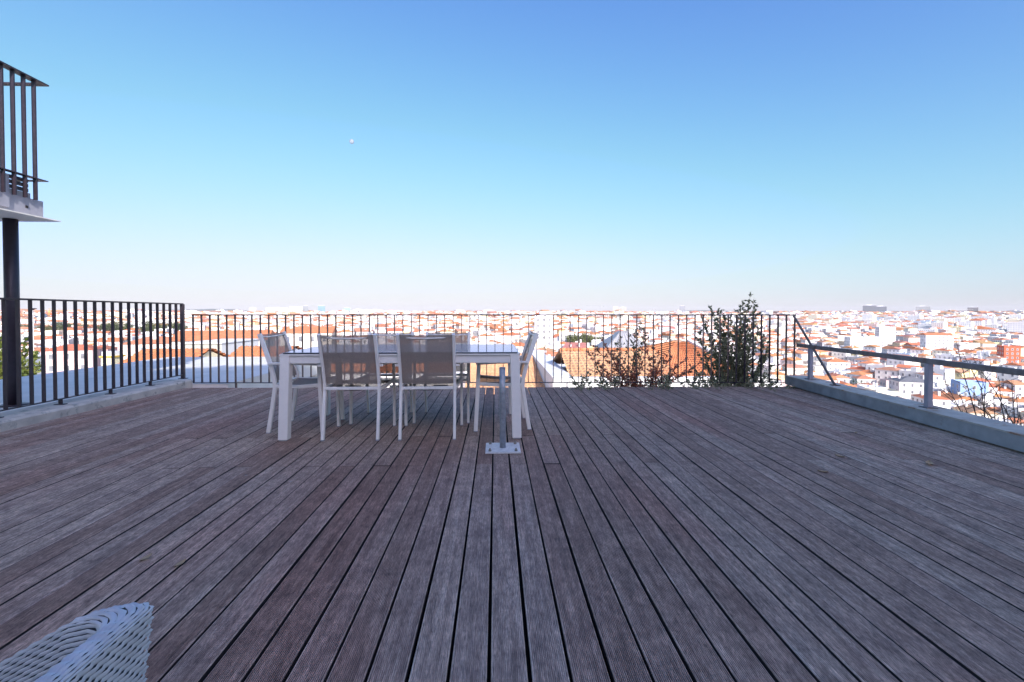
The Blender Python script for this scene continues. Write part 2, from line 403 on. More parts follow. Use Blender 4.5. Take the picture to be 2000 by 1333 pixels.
# left kerb and side terrace
mb = MB(); kx0, kx1 = -4.84, -4.452
kp = [(kx0, -.4), (kx1, -.4), (kx1, .075), (kx1 - .018, .095), (kx0, .095)]
mb.sweep([(0, -1.5, 0), (0, 2.9, 0), (0, 4.4, 0), (0, 5.6, 0), (0, 6.79, 0)], kp, [(Vector((1, 0, 0)), Vector((0, 0, 1)))] * 5)
struct(mb.build('kerb', M['concrete']))
mb = MB(); mb.box((-7.75, -1.5, -.28), (-4.845, 11.0, .03)); mb.box((-4.843, 6.80, -.28), (-3.95, 11.0, .026)); 
struct(mb.build('side_terrace', M['slab']))
mb = MB(); mb.box((-4.70, 6.796, -2.6), (-4.05, 10.9, -.285)); struct(mb.build('terrace_retaining_wall', M['concrete']))
mb = MB(); mb.box((-4.44, 6.56, -.30), (-3.955, 6.79, -.035)); o = struct(mb.build('deck_edge_upstand', M['concrete']))

# ------------------------------------------------------------------ railings
def railing(name, p0, p1, ztop, zbot, nb, label, feet, foot_z, wide=.038, thick=.009, end_post=None, group=None):
    p0 = Vector(p0); p1 = Vector(p1); d = (p1 - p0); L = d.length; u = d / L; ang = math.atan2(u.y, u.x)
    root = empty(name, (p0.x, p0.y, 0), ang); tag(root, label, 'railing', group)
    mb = MB(); mb.box((-.01, -.021, ztop - .018), (L + .01, .021, ztop)); mb.build('top_rail', M['rail'], root)
    mb = MB(); mb.box((0, -.018, zbot - .005), (L, .018, zbot + .005)); mb.build('bottom_rail', M['rail'], root)
    mb = MB(); mb.box((-thick/2, -wide/2, zbot + .005), (thick/2, wide/2, ztop - .018)); bm = mb.mesh('baluster', M['rail'])
    for k in range(nb + 1):
        o = link('baluster', bm, root); o.location = (L * k / nb, 0, 0); o.rotation_euler = (0, 0, random.uniform(-.03, .03))
    for t in feet:
        mb = MB(); mb.box((-.006, -.019, foot_z + .008), (.006, .019, zbot - .005)); mb.box((-.03, -.045, foot_z), (.03, .045, foot_z + .008))
        o = mb.build('foot', M['rail'], root); o.location = (t * L, 0, 0)
    return root
lr = railing('railing', (-4.64, 2.35), (-4.64, 6.86), 1.215, .155, 37, 'dark metal railing standing on the concrete kerb', [.14, .30, .44, .58, .72, .86], .095, .036)
mb = MB(); mb.box((-.02, -.022, .095), (.02, .022, 1.202)); mb.box((-.04, -.05, .0952), (.04, .05, .104)); o = mb.build('end_post', M['rail'], lr); o.location = ((6.86 - 2.35) + .012, 0, 0)
br = railing('railing', (-4.44, 6.80), (4.42, 6.53), 1.052, .045, 72, 'long dark railing across the far edge of the wooden deck', [.07, .2, .34, .48, .62, .76, .9], -.085, .034)
# brace at the end of the long railing
mb = MB(); a = at_y(1549, 615, 6.53); b_ = Vector((4.30, 5.56, .155))
mb.bar((4.40, 6.53, 1.038), b_, .034, .012, up=Vector((1, 0, 0))); mb.box((b_.x - .045, b_.y - .035, .1545), (b_.x + .045, b_.y + .035, .163))
tag(mb.build('diagonal_brace', M['rust']), 'brown diagonal metal bar bracing the railing end down to the steel beam', 'brace')

# ------------------------------------------------------------------ right steel beam with low handrail
ang = math.atan2(1, .091); bu = Vector((.091, 1, 0)).normalized(); bs = Vector((bu.y, -bu.x, 0))
B0 = Vector((beam_x(-1.4), -1.4, 0)); Lb = (6.52 - (-1.4)) / bu.y
root = empty('steel_beam', B0, math.atan2(bu.y, bu.x)); tag(root, 'grey painted steel edge beam with rust streaks along the deck', 'beam')
mb = MB()      # local x along the beam, local -y to the outside
mb.box((0, -.012, .02), (Lb, 0, .138)); mb.box((0, -.28, .02), (Lb, -.268, .138)); mb.box((Lb - .012, -.2678, .0202), (Lb, -.0122, .1378)); mb.box((0, -.2675, .021), (Lb - .0125, -.0125, .03))
mb.build('web', M['beam'], root)
mb = MB(); mb.box((0, -.285, .1385), (Lb, .006, .152)); mb.build('top_flange', M['beamtop'], root)
for t in (.2, 1.9, 3.6, 5.3, 7.0):
    mb = MB(); mb.box((-.05, -.22, -.06), (.05, -.06, .0195)); o = mb.build('bearing_block', M['dark'], root); o.location = (t, 0, 0)
def bl(y, off, z): return Vector((beam_x(y), y, z)) + bs * off
root = empty('handrail', bl(4.3, .2, .152), math.atan2(bu.y, bu.x)); tag(root, 'low weathered handrail of flat steel on posts above the edge beam', 'handrail')
inv = root.matrix_basis.inverted()
mb = MB(); mb.bar(inv @ bl(6.42, .13, .605), inv @ bl(-1.3, .13, .605), .045, .05, bev=.003); mb.build('top_rail', M['rust'], root)
for yy in (6.12, 4.22, 2.3, .4):
    mb = MB(); mb.bar(inv @ bl(yy, .13, .153), inv @ bl(yy, .13, .5795), .05, .05, bev=.004)
    o = mb.build('post', M['post'], root)
    mb = MB(); p = inv @ bl(yy, .13, .1525); mb.box((p.x - .05, p.y - .05, p.z), (p.x + .05, p.y + .05, p.z + .008)); mb.build('base_plate', M['rust'], o)

# ------------------------------------------------------------------ dining table
TX0, TX1, TY0, TY1 = -1.80, .205, 3.80, 4.78
root = empty('dining_table', ((TX0 + TX1) / 2, (TY0 + TY1) / 2, 0)); tag(root, 'long white metal dining table with a glass top on the deck', 'table')
hx = (TX1 - TX0) / 2; hy = (TY1 - TY0) / 2
mb = MB(); th = .745
for s in (-1, 1):
    y = s * (hy - .03); mb.bar((-hx + .08, y, .68), (hx - .08, y, .68), .028, .066, bev=.003)
    x = s * (hx - .03); mb.bar((x, -hy + .08, .68), (x, hy - .08, .68), .028, .066, bev=.003)
mb.build('apron', M['white'], root)
for sx in (-1, 1):
    for sy in (-1, 1):
        mb = MB(); t = Vector((sx * (hx - .042), sy * (hy - .042), .715)); f = Vector((sx * (hx - .025), sy * (hy - .03), .012))
        mb.rect_path([f, t], .078, .078, (1, 0, 0), bev=.005); lg = mb.build('leg', M['white'], root)
        mb = MB(); mb.box((f.x - .03, f.y - .03, 0), (f.x + .03, f.y + .03, .0118)); mb.build('foot_pad', M['armgrey'], lg)
mb = MB()
for s in (-1, 1):
    mb.box((-hx + .002, s * (hy - .035) - .035, .7155), (hx - .002, s * (hy - .035) + .035, .728))
    mb.box((s * (hx - .037) - .035, -hy + .0705, .7155), (s * (hx - .037) + .035, hy - .0705, .728))
mb.build('frame', M['white'], root)
mb = MB(); mb.box((-hx + .03, -hy + .006, .7285), (hx - .02, hy - .006, .7365)); mb.build('glass_edge', M['gedge'], root)
mb = MB(); mb.box((-hx + .028, -hy + .004, .737), (hx - .018, hy - .004, .741)); mb.build('glass_top', M['glass'], root)

# ------------------------------------------------------------------ sling chairs (local: sits facing +y, rear feet at y=0)
def make_chair():
    root = empty('garden_chair')
    W = .228; WF = .262
    def up(s): return [(s*W, 0, .008), (s*W, .035, .22), (s*W, .062, .40), (s*W, .058, .47), (s*W, .02, .62), (s*W, -.035, .78), (s*W, -.072, .885)]
    for s in (-1, 1):
        mb = MB(); mb.rect_path(up(s), .024, .036, (1, 0, 0)); mb.build('rear_upright', M['white'], root)
        mb = MB(); mb.rect_path([(s*WF, .49, .008), (s*WF, .475, .3), (s*WF, .462, .60)], .024, .036, (1, 0, 0)); lg = mb.build('leg', M['white'], root)
        mb = MB(); mb.rect_path([(s*WF, .487, .612), (s*WF, .30, .622), (s*(W + .027), .08, .625), (s*(W+.024), .015, .622)], .036, .018, (1, 0, 0), bev=.003)
        mb.build('armrest', M['white'], root)
        mb = MB(); mb.rect_path([(s*(W + .002), .055, .418), (s*(W + .012), .28, .415), (s*(W+.018), .482, .432)], .022, .03, (1, 0, 0)); mb.build('seat_rail', M['white'], root)
        for (x, y) in ((W, 0), (WF, .49)):
            mb = MB(); mb.box((s*x - .013, y - .018, 0), (s*x + .013, y + .018, .0078)); mb.build('foot_cap', M['armgrey'], root)
    mb = MB(); mb.bar((-W + .012, .058, .425), (W - .012, .058, .425), .03, .024, bev=.003); mb.build('crossbar', M['white'], root)
    mb = MB(); mb.bar((-WF + .012, .468, .425), (WF - .012, .468, .425), .03, .024, bev=.003); mb.build('crossbar', M['white'], root)
    mb = MB(); mb.tube([(-W + .01, -.055, .862), (-W*.5, -.078, .853), (0, -.085, .85), (W*.5, -.078, .853), (W - .01, -.055, .862)], .007, 8); mb.build('back_crossbar', M['white'], root)
    def sheet(rows, half, sag):
        mb = MB(); nx = 10; vs = []; 
        nrm = 0.003
        for k in (0, 1):
            for (y, z, ny, nz) in rows:
                for i in range(nx + 1):
                    t = -1 + 2 * i / nx; q = sag * (1 - t * t)
                    vs.append((t * half, y - ny * (q + k * nrm), z - nz * (q + k * nrm)))
        nr = len(rows); fs = []
        A = lambda k, r, i: k * nr * (nx + 1) + r * (nx + 1) + i
        for r in range(nr - 1):
            for i in range(nx):
                fs.append((A(0,r,i), A(0,r,i+1), A(0,r+1,i+1), A(0,r+1,i))); fs.append((A(1,r,i), A(1,r+1,i), A(1,r+1,i+1), A(1,r,i+1)))
        mb.add(vs, fs, smooth=True); return mb
    sheet([(.060, .462, .9, .2), (.045, .52, .95, .3), (.018, .62, .95, .3), (-.035, .78, .95, .3), (-.072, .882, .95, .3)], W - .010, .018).build('back_sling', M['sling'], root)
    sheet([(.075, .432, 0, 1), (.2, .424, 0, 1), (.34, .424, 0, 1), (.455, .440, 0, 1)], W + .002, .03).build('seat_sling', M['sling'], root)
    return root
ch = make_chair(); cmap = child_map()
GC = 'sling chairs round the glass table'
spots = [((-1.219, 3.80), 0, 'grey sling chair with white frame tucked under the table away from the post'),
         ((-.577, 3.80), R(1), 'grey sling chair with white frame tucked under the table near the short steel post'),
         ((-1.13, 4.86), R(180), 'grey sling chair on the railing side of the table away from the post'),
         ((-.52, 4.87), R(179), 'grey sling chair on the railing side of the table near the post'),
         ((-2.02, 4.29), R(-90), 'grey sling chair at the table end beside the concrete kerb'),
         ((.30, 4.33), R(92), 'grey sling chair at the table end behind the short steel post')]
spots[4] = (spots[4][0], spots[4][1], 'grey sling chair at the head of the table towards the concrete kerb')
for i, (p, rz, lab) in enumerate(spots):
    o = ch if i == 0 else copy_tree(ch, cmap)
    o.location = (p[0], p[1], .001); o.scale = (1, 1, 1.012 if i < 2 else (.972 if i < 4 else 1.0)); o.rotation_euler = (0, 0, rz); tag(o, lab, 'chair', GC)

# ------------------------------------------------------------------ short steel post on a plate
root = empty('steel_post', (.056, 3.525, 0)); tag(root, 'short galvanised steel post bolted on a square plate to the deck', 'post')
mb = MB(); mb.box((-.135, -.13, .002), (.135, .13, .012)); pl = mb.build('base_plate', M['plate'], root)
mb = MB(); mb.tube([(0, 0, .012), (0, 0, .20), (-.003, 0, .42), (-.004, 0, .64)], .024, 16); mb.build('pipe', M['galv'], root)
mb = MB(); mb.tube([(-.004, 0, .6402), (-.004, 0, .644)], .0255, 16); mb.build('cap', M['galv'], root)
for sx in (-1, 1):
    for sy in (-1, 1):
        mb = MB(); x, y = sx * .10, sy * .095
        mb.tube([(x, y, .0125), (x, y, .022)], .013, 6, smooth=False); mb.tube([(x, y, .0222), (x, y, .034)], .007, 8); mb.build('bolt', M['bolt'], root)

# dry leaves lying on the boards
M['dry'] = simple('dry_leaf', (.42, .30, .17), .8)
for k, (px, py, sz, lab) in enumerate(((1640, 891, .035, 'curled brown dry leaf lying on the deck by a board joint'), (1815, 906, .055, 'pale flat dry leaf, the largest one on the deck'), (1607, 921, .03, 'small twisted dry leaf close to the curled one'), (285, 1090, .03, 'dark dry leaf on the deck towards the wicker armchair'), (352, 1101, .03, 'dry leaf scrap beside another on the boards near the wicker armchair'), (1672, 845, .025, 'tiny pale leaf scrap on the deck below the edge beam'))):
    p = at_z(px, py, .006); mb = MB(); rn = random.Random(k); vs_ = []
    for i_ in range(7):
        t = i_ / 6; wd = math.sin(math.pi * min(1, t * .94 + .04)) * .34
        for q in (-1, 0, 1): vs_.append((sz * (t - .5) * 2, sz * wd * q * 1.2, sz * (.16 * abs(q) + .25 * (t - .5) ** 2 * 2) ))
    mb.add(vs_ + [(x, y, z - .0012) for x, y, z in vs_], [(r*3+c, r*3+c+3, r*3+c+4, r*3+c+1) for r in range(6) for c in range(2)] + [(21+r*3+c, 21+r*3+c+1, 21+r*3+c+4, 21+r*3+c+3) for r in range(6) for c in range(2)], smooth=True)
    o = mb.build('dry_leaf', M['dry']); o.location = (p.x, p.y, .003); o.rotation_euler = (0, 0, rn.uniform(0, 6)); tag(o, lab, 'leaf')

# ------------------------------------------------------------------ upper walkway at the left with its column
root = empty('upper_walkway', (-5.66, 5.2, 0)); tag(root, 'raised steel walkway with dark railing carried by a round column', 'walkway')
inv = Matrix.Translation((5.55, -5.2, 0))
def lz(z): return 2.123 + (z - 2.10) * 1.041
def lb(mb, lo, hi): mb.box((lo[0] + 5.55, lo[1] - 5.2, lz(lo[2])), (hi[0] + 5.55, hi[1] - 5.2, lz(hi[2])))
mb = MB(); lb(mb, (-7.6, -1.4, 2.10), (-4.91, 5.42, 2.112)); mb.build('soffit_plate', M['slab'], root)
mb = MB(); lb(mb, (-5.10, -1.4, 2.13), (-5.05, 5.36, 2.31)); lb(mb, (-7.5, 5.30, 2.13), (-5.102, 5.358, 2.309)); mb.build('edge_channel', M['post'], root)
mb = MB(); lb(mb, (-5.052, 4.86, 2.16), (-5.03, 4.98, 2.50)); mb.build('fixing_plate', M['post'], root)
mb = MB(); lb(mb, (-5.046, 5.16, 2.20), (-5.040, 5.185, 2.225)); mb.build('bolt', M['dark'], root)
mb = MB(); lb(mb, (-7.4, -1.4, 2.32), (-5.12, 5.29, 2.38)); mb.build('floor_deck', M['armgrey'], root)
for k in range(3):
    mb = MB(); lb(mb, (-5.13, -1.4, 2.385 + k*.05), (-5.10, 5.25, 2.42 + k*.05)); mb.build('louvre', M['rail'], root)
mb = MB(); lb(mb, (-5.06, -1.4, 3.565), (-4.97, 5.37, 3.58)); lb(mb, (-7.4, 5.31, 3.5652), (-5.062, 5.37, 3.5798)); mb.build('top_rail', M['rail'], root)
mb = MB(); lb(mb, (-5.05, -1.4, 2.525), (-4.99, 5.365, 2.535)); lb(mb, (-7.4, 5.315, 2.5252), (-5.052, 5.365, 2.5348)); mb.build('bottom_rail', M['rail'], root)
for k in range(30):
    mb = MB(); y = 5.24 - k * .112; lb(mb, (-5.035, y - .007, 2.30), (-4.995, y + .007, 3.565)); mb.build('baluster', M['rail'], root)
for k in range(5):
    mb = MB(); x = -6.25 - k * .25; lb(mb, (x - .006, 5.32, 2.535), (x + .006, 5.36, 3.565)); mb.build('baluster', M['rail'], root)
mb = MB(); cx, cy = -5.42 + 5.66, 5.26 - 5.2
mb.tube([(cx, cy, .045), (cx, cy, 1.1), (cx, cy, 2.122)], .062, 24); colm = mb.build('column', M['rail'], root)
mb = MB(); mb.tube([(cx, cy, .031), (cx, cy, .0448)], .125, 24); mb.build('base_flange', M['rail'], colm)

# ------------------------------------------------------------------ wicker armchair (bottom left corner), facing -X
def wicker_chair():
    root = empty('wicker_armchair', (-.80, .27, 0)); tag(root, 'grey white woven wicker armchair on the deck, only its back corner showing', 'armchair')
    XB, YF, YN, XF = -.432, .548, -.09, -1.10; T = .036
    # plan path of the wall centre line with rounded corners
    def corner(cx, cy, r, a0, a1, n): return [(cx + r * math.cos(R(a0 + (a1 - a0) * k / n)), cy + r * math.sin(R(a0 + (a1 - a0) * k / n))) for k in range(n + 1)]
    def path(off, r):
        xb, yf, yn = XB - off, YF - off, YN + off; p = []
        p += [(XF + (xb - r - XF) * k / 24, yn) for k in range(24)]
        p += corner(xb - r, yn + r, r, -90, 0, 10)
        p += [(xb, yn + r + (yf - yn - 2 * r) * k / 24) for k in range(1, 24)]
        p += corner(xb - r, yf - r, r, 0, 90, 10)
        p += [(xb - r + (XF - xb + r) * k / 24, yf) for k in range(1, 25)]
        return p
    po = path(0, .012); pi = path(.030, .03); n = len(po)
    def ztop(k):
        # back full height, arms swoop down
        x = po[k][0]; d = max(0, (XB - .03) - x); return .720 - .10 * min(1, max(0, d + .01) / .17) - .02 * sstep(.1, .3, d)
    def S(k, s):
        """s in 0..1 outer up, 1..2 over the rim, 2..3 inner down"""
        o = Vector((*po[k], 0)); i = Vector((*pi[k], 0)); zt = ztop(k)
        if s <= 1: p = o.copy(); p.z = .06 + (zt - .02 - .06) * s; nrm = (o - i).normalized()
        elif s < 2:
            a = (s - 1) * math.pi; c = (o + i) / 2; h = (o - i) / 2; p = c + h * math.cos(a); p.z = zt - .02 + .010 * math.sin(a); nrm = (h.normalized() * math.cos(a) + Vector((0, 0, 1)) * math.sin(a))
        else: p = i.copy(); t = s - 2; p.z = (zt - .02) + (.30 - zt + .02) * t; nrm = (i - o).normalized()
        p.x -= .12 * (.712 - p.z)        # the back reclines
        return p, nrm
    loc = Vector((-.80, .27, 0))
    # dark core
    ss = [0, .25, .5, .75, 1, 1.2, 1.4, 1.6, 1.8, 2, 2.33, 2.66, 3]; mb = MB(); vs = []
    for s in ss:
        for k in range(n): p, q = S(k, s); vs.append(p - q * .004 - loc)
    fs = [(a*n+k, a*n+k+1, (a+1)*n+k+1, (a+1)*n+k) for a in range(len(ss) - 1) for k in range(n - 1)]
    mb.add(vs, fs, smooth=True); mb.build('shell', M['wickerdark'], root)
    # arc length resample
    L = [0]
    for k in range(1, n): L.append(L[-1] + math.dist(po[k], po[k-1]))
    def at_len(l, s):
        k = 0
        import bisect
        k = min(n - 2, max(0, bisect.bisect_right(L, l) - 1)); t = (l - L[k]) / max(1e-6, L[k+1] - L[k])
        p, q = S(k, s); p2, q2 = S(k + 1, s); return p.lerp(p2, t), q.lerp(q2, t).normalized()
    def weave(s0, s1, rows, l0, l1, step, wid, amp, ph):
        mb = MB(); ns = int((l1 - l0) / step)
        for r in range(rows):
            s = s0 + (s1 - s0) * (r + .5) / rows; ds = .5 * (s1 - s0) / rows * wid
            vs = []; 
            for j in range(ns + 1):
                l = l0 + j * step; a = math.sin(math.pi * .5 * j + r * ph)
                for (e, hgt) in ((-1, -.0012), (0, .0016), (1, -.0012)):
                    p, q = at_len(l, min(3, max(0, s + e * ds))); vs.append(p + q * (hgt + amp * a) - loc)
            fs = []
            for j in range(ns):
                for e in range(2): fs.append((j*3+e, (j+1)*3+e, (j+1)*3+e+1, j*3+e+1))
            mb.add(vs, fs, smooth=True)
        return mb
    Lt = L[-1]
    stuff(weave(0.0, 1.0, 80, .30, Lt, .0042, .78, .0020, math.pi).build('outer_weave', M['wicker'], root))
    stuff(weave(1.0, 2.0, 8, .30, Lt, .0042, .9, .0012, math.pi).build('rim_weave', M['wicker'], root))
    stuff(weave(2.0, 3.0, 60, .30, Lt, .0042, .80, .0020, math.pi).build('inner_weave', M['wicker'], root))
    mb = MB()
    for k in range(30):      # seat strands
        y = YN + .06 + (YF - YN - .12) * (k + .5) / 30
        mb.bar((XF + .8 - .0, y - .27, .31), (XB - .15 + .8, y - .27, .31), .016, .008)
    stuff(mb.build('seat_weave', M['wicker'], root))
    mb = MB(); mb.box((XF + .8, YN + .05 - .27, .22), (XB + .8 - .15, YF - .05 - .27, .30)); mb.build('seat_base', M['wickerdark'], root)
    for (x, y) in ((XF + .05, YN + .03), (XF + .05, YF - .03), (XB - .20, YN + .03), (XB - .20, YF - .03)):
        mb = MB(); mb.tube([(x + .8, y - .27, .002), (x + .8, y - .27, .10)], .016, 10); mb.build('leg', M['armgrey'], root)
wicker_chair()

# ------------------------------------------------------------------ the house behind the camera, whose shade lies on the deck
YH = -14.0
root = empty('terrace_house', (0, YH, 0)); tag(root, 'tall pale house with sloping roofline standing behind the terrace', 'house')
hp = [(-16, -9), (27, -9), (27, 13.0), (12, 13.0), (-16, 7.75)]
mb = MB(); mb.add([(x, 0, z) for x, z in hp] + [(x, -10, z) for x, z in hp], [(0, 1, 2, 3, 4), (9, 8, 7, 6, 5)] + [(k, (k+5), (k+1) % 5 + 5, (k+1) % 5) for k in range(5)])
mb.build('wall', M['stucco'], root)
for fl in range(3):
    for k in range(9 - fl * 2):
        x = -9.5 + fl * 5.2 + k * 2.9; z = .1 + fl * 3.2
        mb = MB(); mb.box((x, .003, z), (x + 1.3, .03, z + 2.2)); f = mb.build('window', M['white'], root)
        mb = MB(); mb.box((x + .08, .031, z + .08), (x + 1.22, .036, z + 2.12)); mb.build('pane', M['pane'], f)
mb = MB(); mb.add([(-16.2, .1, 7.73), (12, .1, 13.02), (12, -10.1, 13.02), (-16.2, -10.1, 7.73), (-16.2, .1, 7.83), (12, .1, 13.12), (12, -10.1, 13.12), (-16.2, -10.1, 7.83)], [(0,3,2,1),(4,5,6,7),(0,1,5,4),(1,2,6,5),(2,3,7,6),(3,0,4,7)])
mb.box((12.001, -10.1, 13.01), (27.2, .1, 13.11)); mb.build('roof', M['redtiles'], root)
mb = MB(); mb.box((-13, -13.99, -.4), (14, -1.56, -.03)); struct(mb.build('rear_terrace', M['slab']))
mb = MB(); mb.box((-8, -13.9, -9.5), (6, 6.3, -.56)); o = mb.build('terrace_base', M['stucco']); struct(o)
# >>>CITY
# ------------------------------------------------------------------ near neighbouring roofs
def tiled(mb, el, er, rl, rr_, course=.34, pitch=.24, m=0):
    """clay tile field: stepped courses, each course rippled like barrel tiles. el/er eave ends, rl/rr ridge ends"""
    el, er, rl, rr_ = map(Vector, (el, er, rl, rr_))
    S = ((rl - el).length + (rr_ - er).length) / 2; Wd = (er - el).length; nc = max(2, int(S / course)); nu = max(4, int(Wd / pitch) * 4)
    nrm = (er - el).cross(rl - el).normalized()
    if nrm.z < 0: nrm = -nrm
    vs = []; fs = []
    for c in range(nc):
        for e in (0, 1):
            t = (c + e) / nc; a = el.lerp(rl, t); b = er.lerp(rr_, t)
            for k in range(nu + 1):
                u = k / nu; p = a.lerp(b, u)
                vs.append(p + nrm * ((.055 if e == 0 else .0) + .03 * math.cos(k * math.pi / 2)))
    W1 = nu + 1
    for c in range(nc):
        o = c * 2 * W1
        for k in range(nu):
            fs.append((o+k, o+k+1, o+W1+k+1, o+W1+k))
            if c: fs.append((o-W1+k, o-W1+k+1, o+k+1, o+k))
    mb.add(vs, fs, m)
def Z(px, py, y): return at_y(px, py, y)
GN = 'neighbouring roofs just beyond the deck'
# roof 1: low pale tiled roof right behind the deck edge
r_ = empty('tiled_house', (1.2, 26, -9)); tag(r_, 'low house with pale orange tiled roof directly behind the deck railing', 'house')
off = Vector((1.2, 26, -9))
def P(*p): return Vector(p) - off
mb = MB(); mb.box(P(-1.6, 17.2, -9.5), P(2.66, 34, -3.75)); mb.box(P(-1.6, 33.0, -3.75), P(2.66, 34.0, -2.05)); mb.build('wall', M['stucco'], r_)
mb = MB(); tiled(mb, P(-1.7, 17.0, -3.7), P(2.68, 17.0, -3.7), P(-1.7, 34.1, -1.98), P(2.68, 34.1, -1.98)); stuff(mb.build('tile_courses', M['tiles'], r_))
# white parapet house with the L-shaped white coping, two tiled roofs
off = Vector((8, 26, -9)); r_ = empty('parapet_house', off); tag(r_, 'house with broad white parapets round orange tiled roofs behind the shrubs', 'house')
mb = MB(); mb.box(P(2.70, 21.4, -9.5), P(13.6, 38.5, -2.62)); mb.build('wall', M['stucco'], r_)
mb = MB(); mb.box(P(2.72, 21.9, -2.618), P(3.72, 38, -2.0)); mb.build('parapet', M['stucco'], r_)
mb = MB(); mb.box(P(2.715, 21.42, -2.617), P(13.59, 21.89, -2.02)); mb.build('parapet', M['stucco'], r_)
mb = MB(); tiled(mb, P(3.73, 22.0, -2.45), P(9.3, 22.0, -2.45), P(3.73, 26.4, -1.12), P(9.3, 26.4, -1.12)); tiled(mb, P(3.73, 30.8, -2.45), P(9.3, 30.8, -2.45), P(3.73, 26.42, -1.12), P(9.3, 26.42, -1.12))
stuff(mb.build('tile_courses', M['tiles'], r_))
mb = MB()
for k in range(14): mb.tube([P(3.75 + k*.4, 26.41, -1.06), P(4.13 + k*.4, 26.41, -1.05)], [.11, .085], 8)
stuff(mb.build('ridge_tiles', M['redtiles'], r_))
ap = Z(1322, 668, 28.5) ; ap2 = Z(1345, 668, 28.5)
mb = MB(); tiled(mb, P(7.2, 21.95, -2.4), P(13.4, 21.95, -2.4), ap - off, ap2 - off); tiled(mb, P(13.4, 35, -2.4), P(13.4, 21.95, -2.4), ap2 + Vector((.02, .5, 0)) - off, ap2 - off); tiled(mb, P(7.2, 21.95, -2.4), P(7.2, 35, -2.4), ap - off, ap + Vector((-.02, .5, 0)) - off)
stuff(mb.build('tile_courses', M['redtiles'], r_))
mb = MB(); mb.bar(P(13.45, 21.95, -2.33), ap2 - off + Vector((0, 0, .08)), .32, .16); mb.build('hip_coping', M['stucco'], r_)
# pyramid skylight roof beyond
p = Z(1216, 678, 44); off = Vector((p.x, p.y, -14)); r_ = empty('pavilion', off); tag(r_, 'small pavilion with a grey metal pyramid roof behind the tiled roofs', 'pavilion')
mb = MB(); mb.box((-1.9, -1.9, -1), (1.9, 1.9, p.z + 14 - .12)); mb.build('wall', M['stucco'], r_)
mb = MB(); h = p.z + 14; q = 2.3; mb.add([(-q,-q,h-.1),(q,-q,h-.1),(q,q,h-.1),(-q,q,h-.1),(-.35,-.35,h+1.55),(.35,-.35,h+1.55),(.35,.35,h+1.55),(-.35,.35,h+1.55)], [(0,3,2,1),(4,5,6,7),(0,1,5,4),(1,2,6,5),(2,3,7,6),(3,0,4,7)])
for k in range(7):
    t = -.9 + .3 * k; mb.bar((t * q, -q - .02, h - .06), (t * .35, -.36, h + 1.56), .07, .06)
mb.build('roof', M['armgrey'], r_)
# house D beyond the table: tiled roof over a white wall
off = Vector((-4.4, 22, -9)); r_ = empty('cottage', off); tag(r_, 'small white cottage with orange tiled roof seen beneath the table top', 'cottage')
mb = MB(); mb.box(P(-7.4, 20, -9.5), P(-1.62, 24, -1.55)); mb.build('wall', M['stucco'], r_)
mb = MB(); tiled(mb, P(-7.55, 19.75, -1.52), P(-1.75, 19.75, -1.52), P(-7.55, 22, -.80), P(-1.75, 22, -.80)); tiled(mb, P(-7.55, 24.2, -1.52), P(-1.75, 24.2, -1.52), P(-7.55, 22.02, -.80), P(-1.75, 22.02, -.80)); stuff(mb.build('tile_courses', M['redtiles'], r_))
mb = MB(); mb.box(P(-3.2, 20.6, -1.2), P(-2.6, 21.2, -.35)); mb.box(P(-3.26, 20.54, -.349), P(-2.54, 21.26, -.26)); mb.build('chimney', M['stucco'], r_)
for k in range(3):
    x = -6.6 + k * 1.9; mb = MB(); mb.box(P(x, 19.95, -2.9), P(x + .8, 19.998, -2.0)); f = mb.build('window', M['white'], r_)
    mb = MB(); mb.box(P(x + .07, 19.93, -2.83), P(x + .73, 19.949, -2.07)); mb.build('pane', M['pane'], f)
# sunlit lower yard / flat roof
mb = MB(); mb.box((-12.5, 11.2, -9.5), (-1.65, 19.6, -3.4)); mb.box((-12.5, 11.2, -3.399), (-12.2, 19.6, -2.9)); tag(mb.build('flat_roofed_outbuilding', M['stucco']), 'flat white outbuilding roof lying below the deck edge', 'outbuilding')
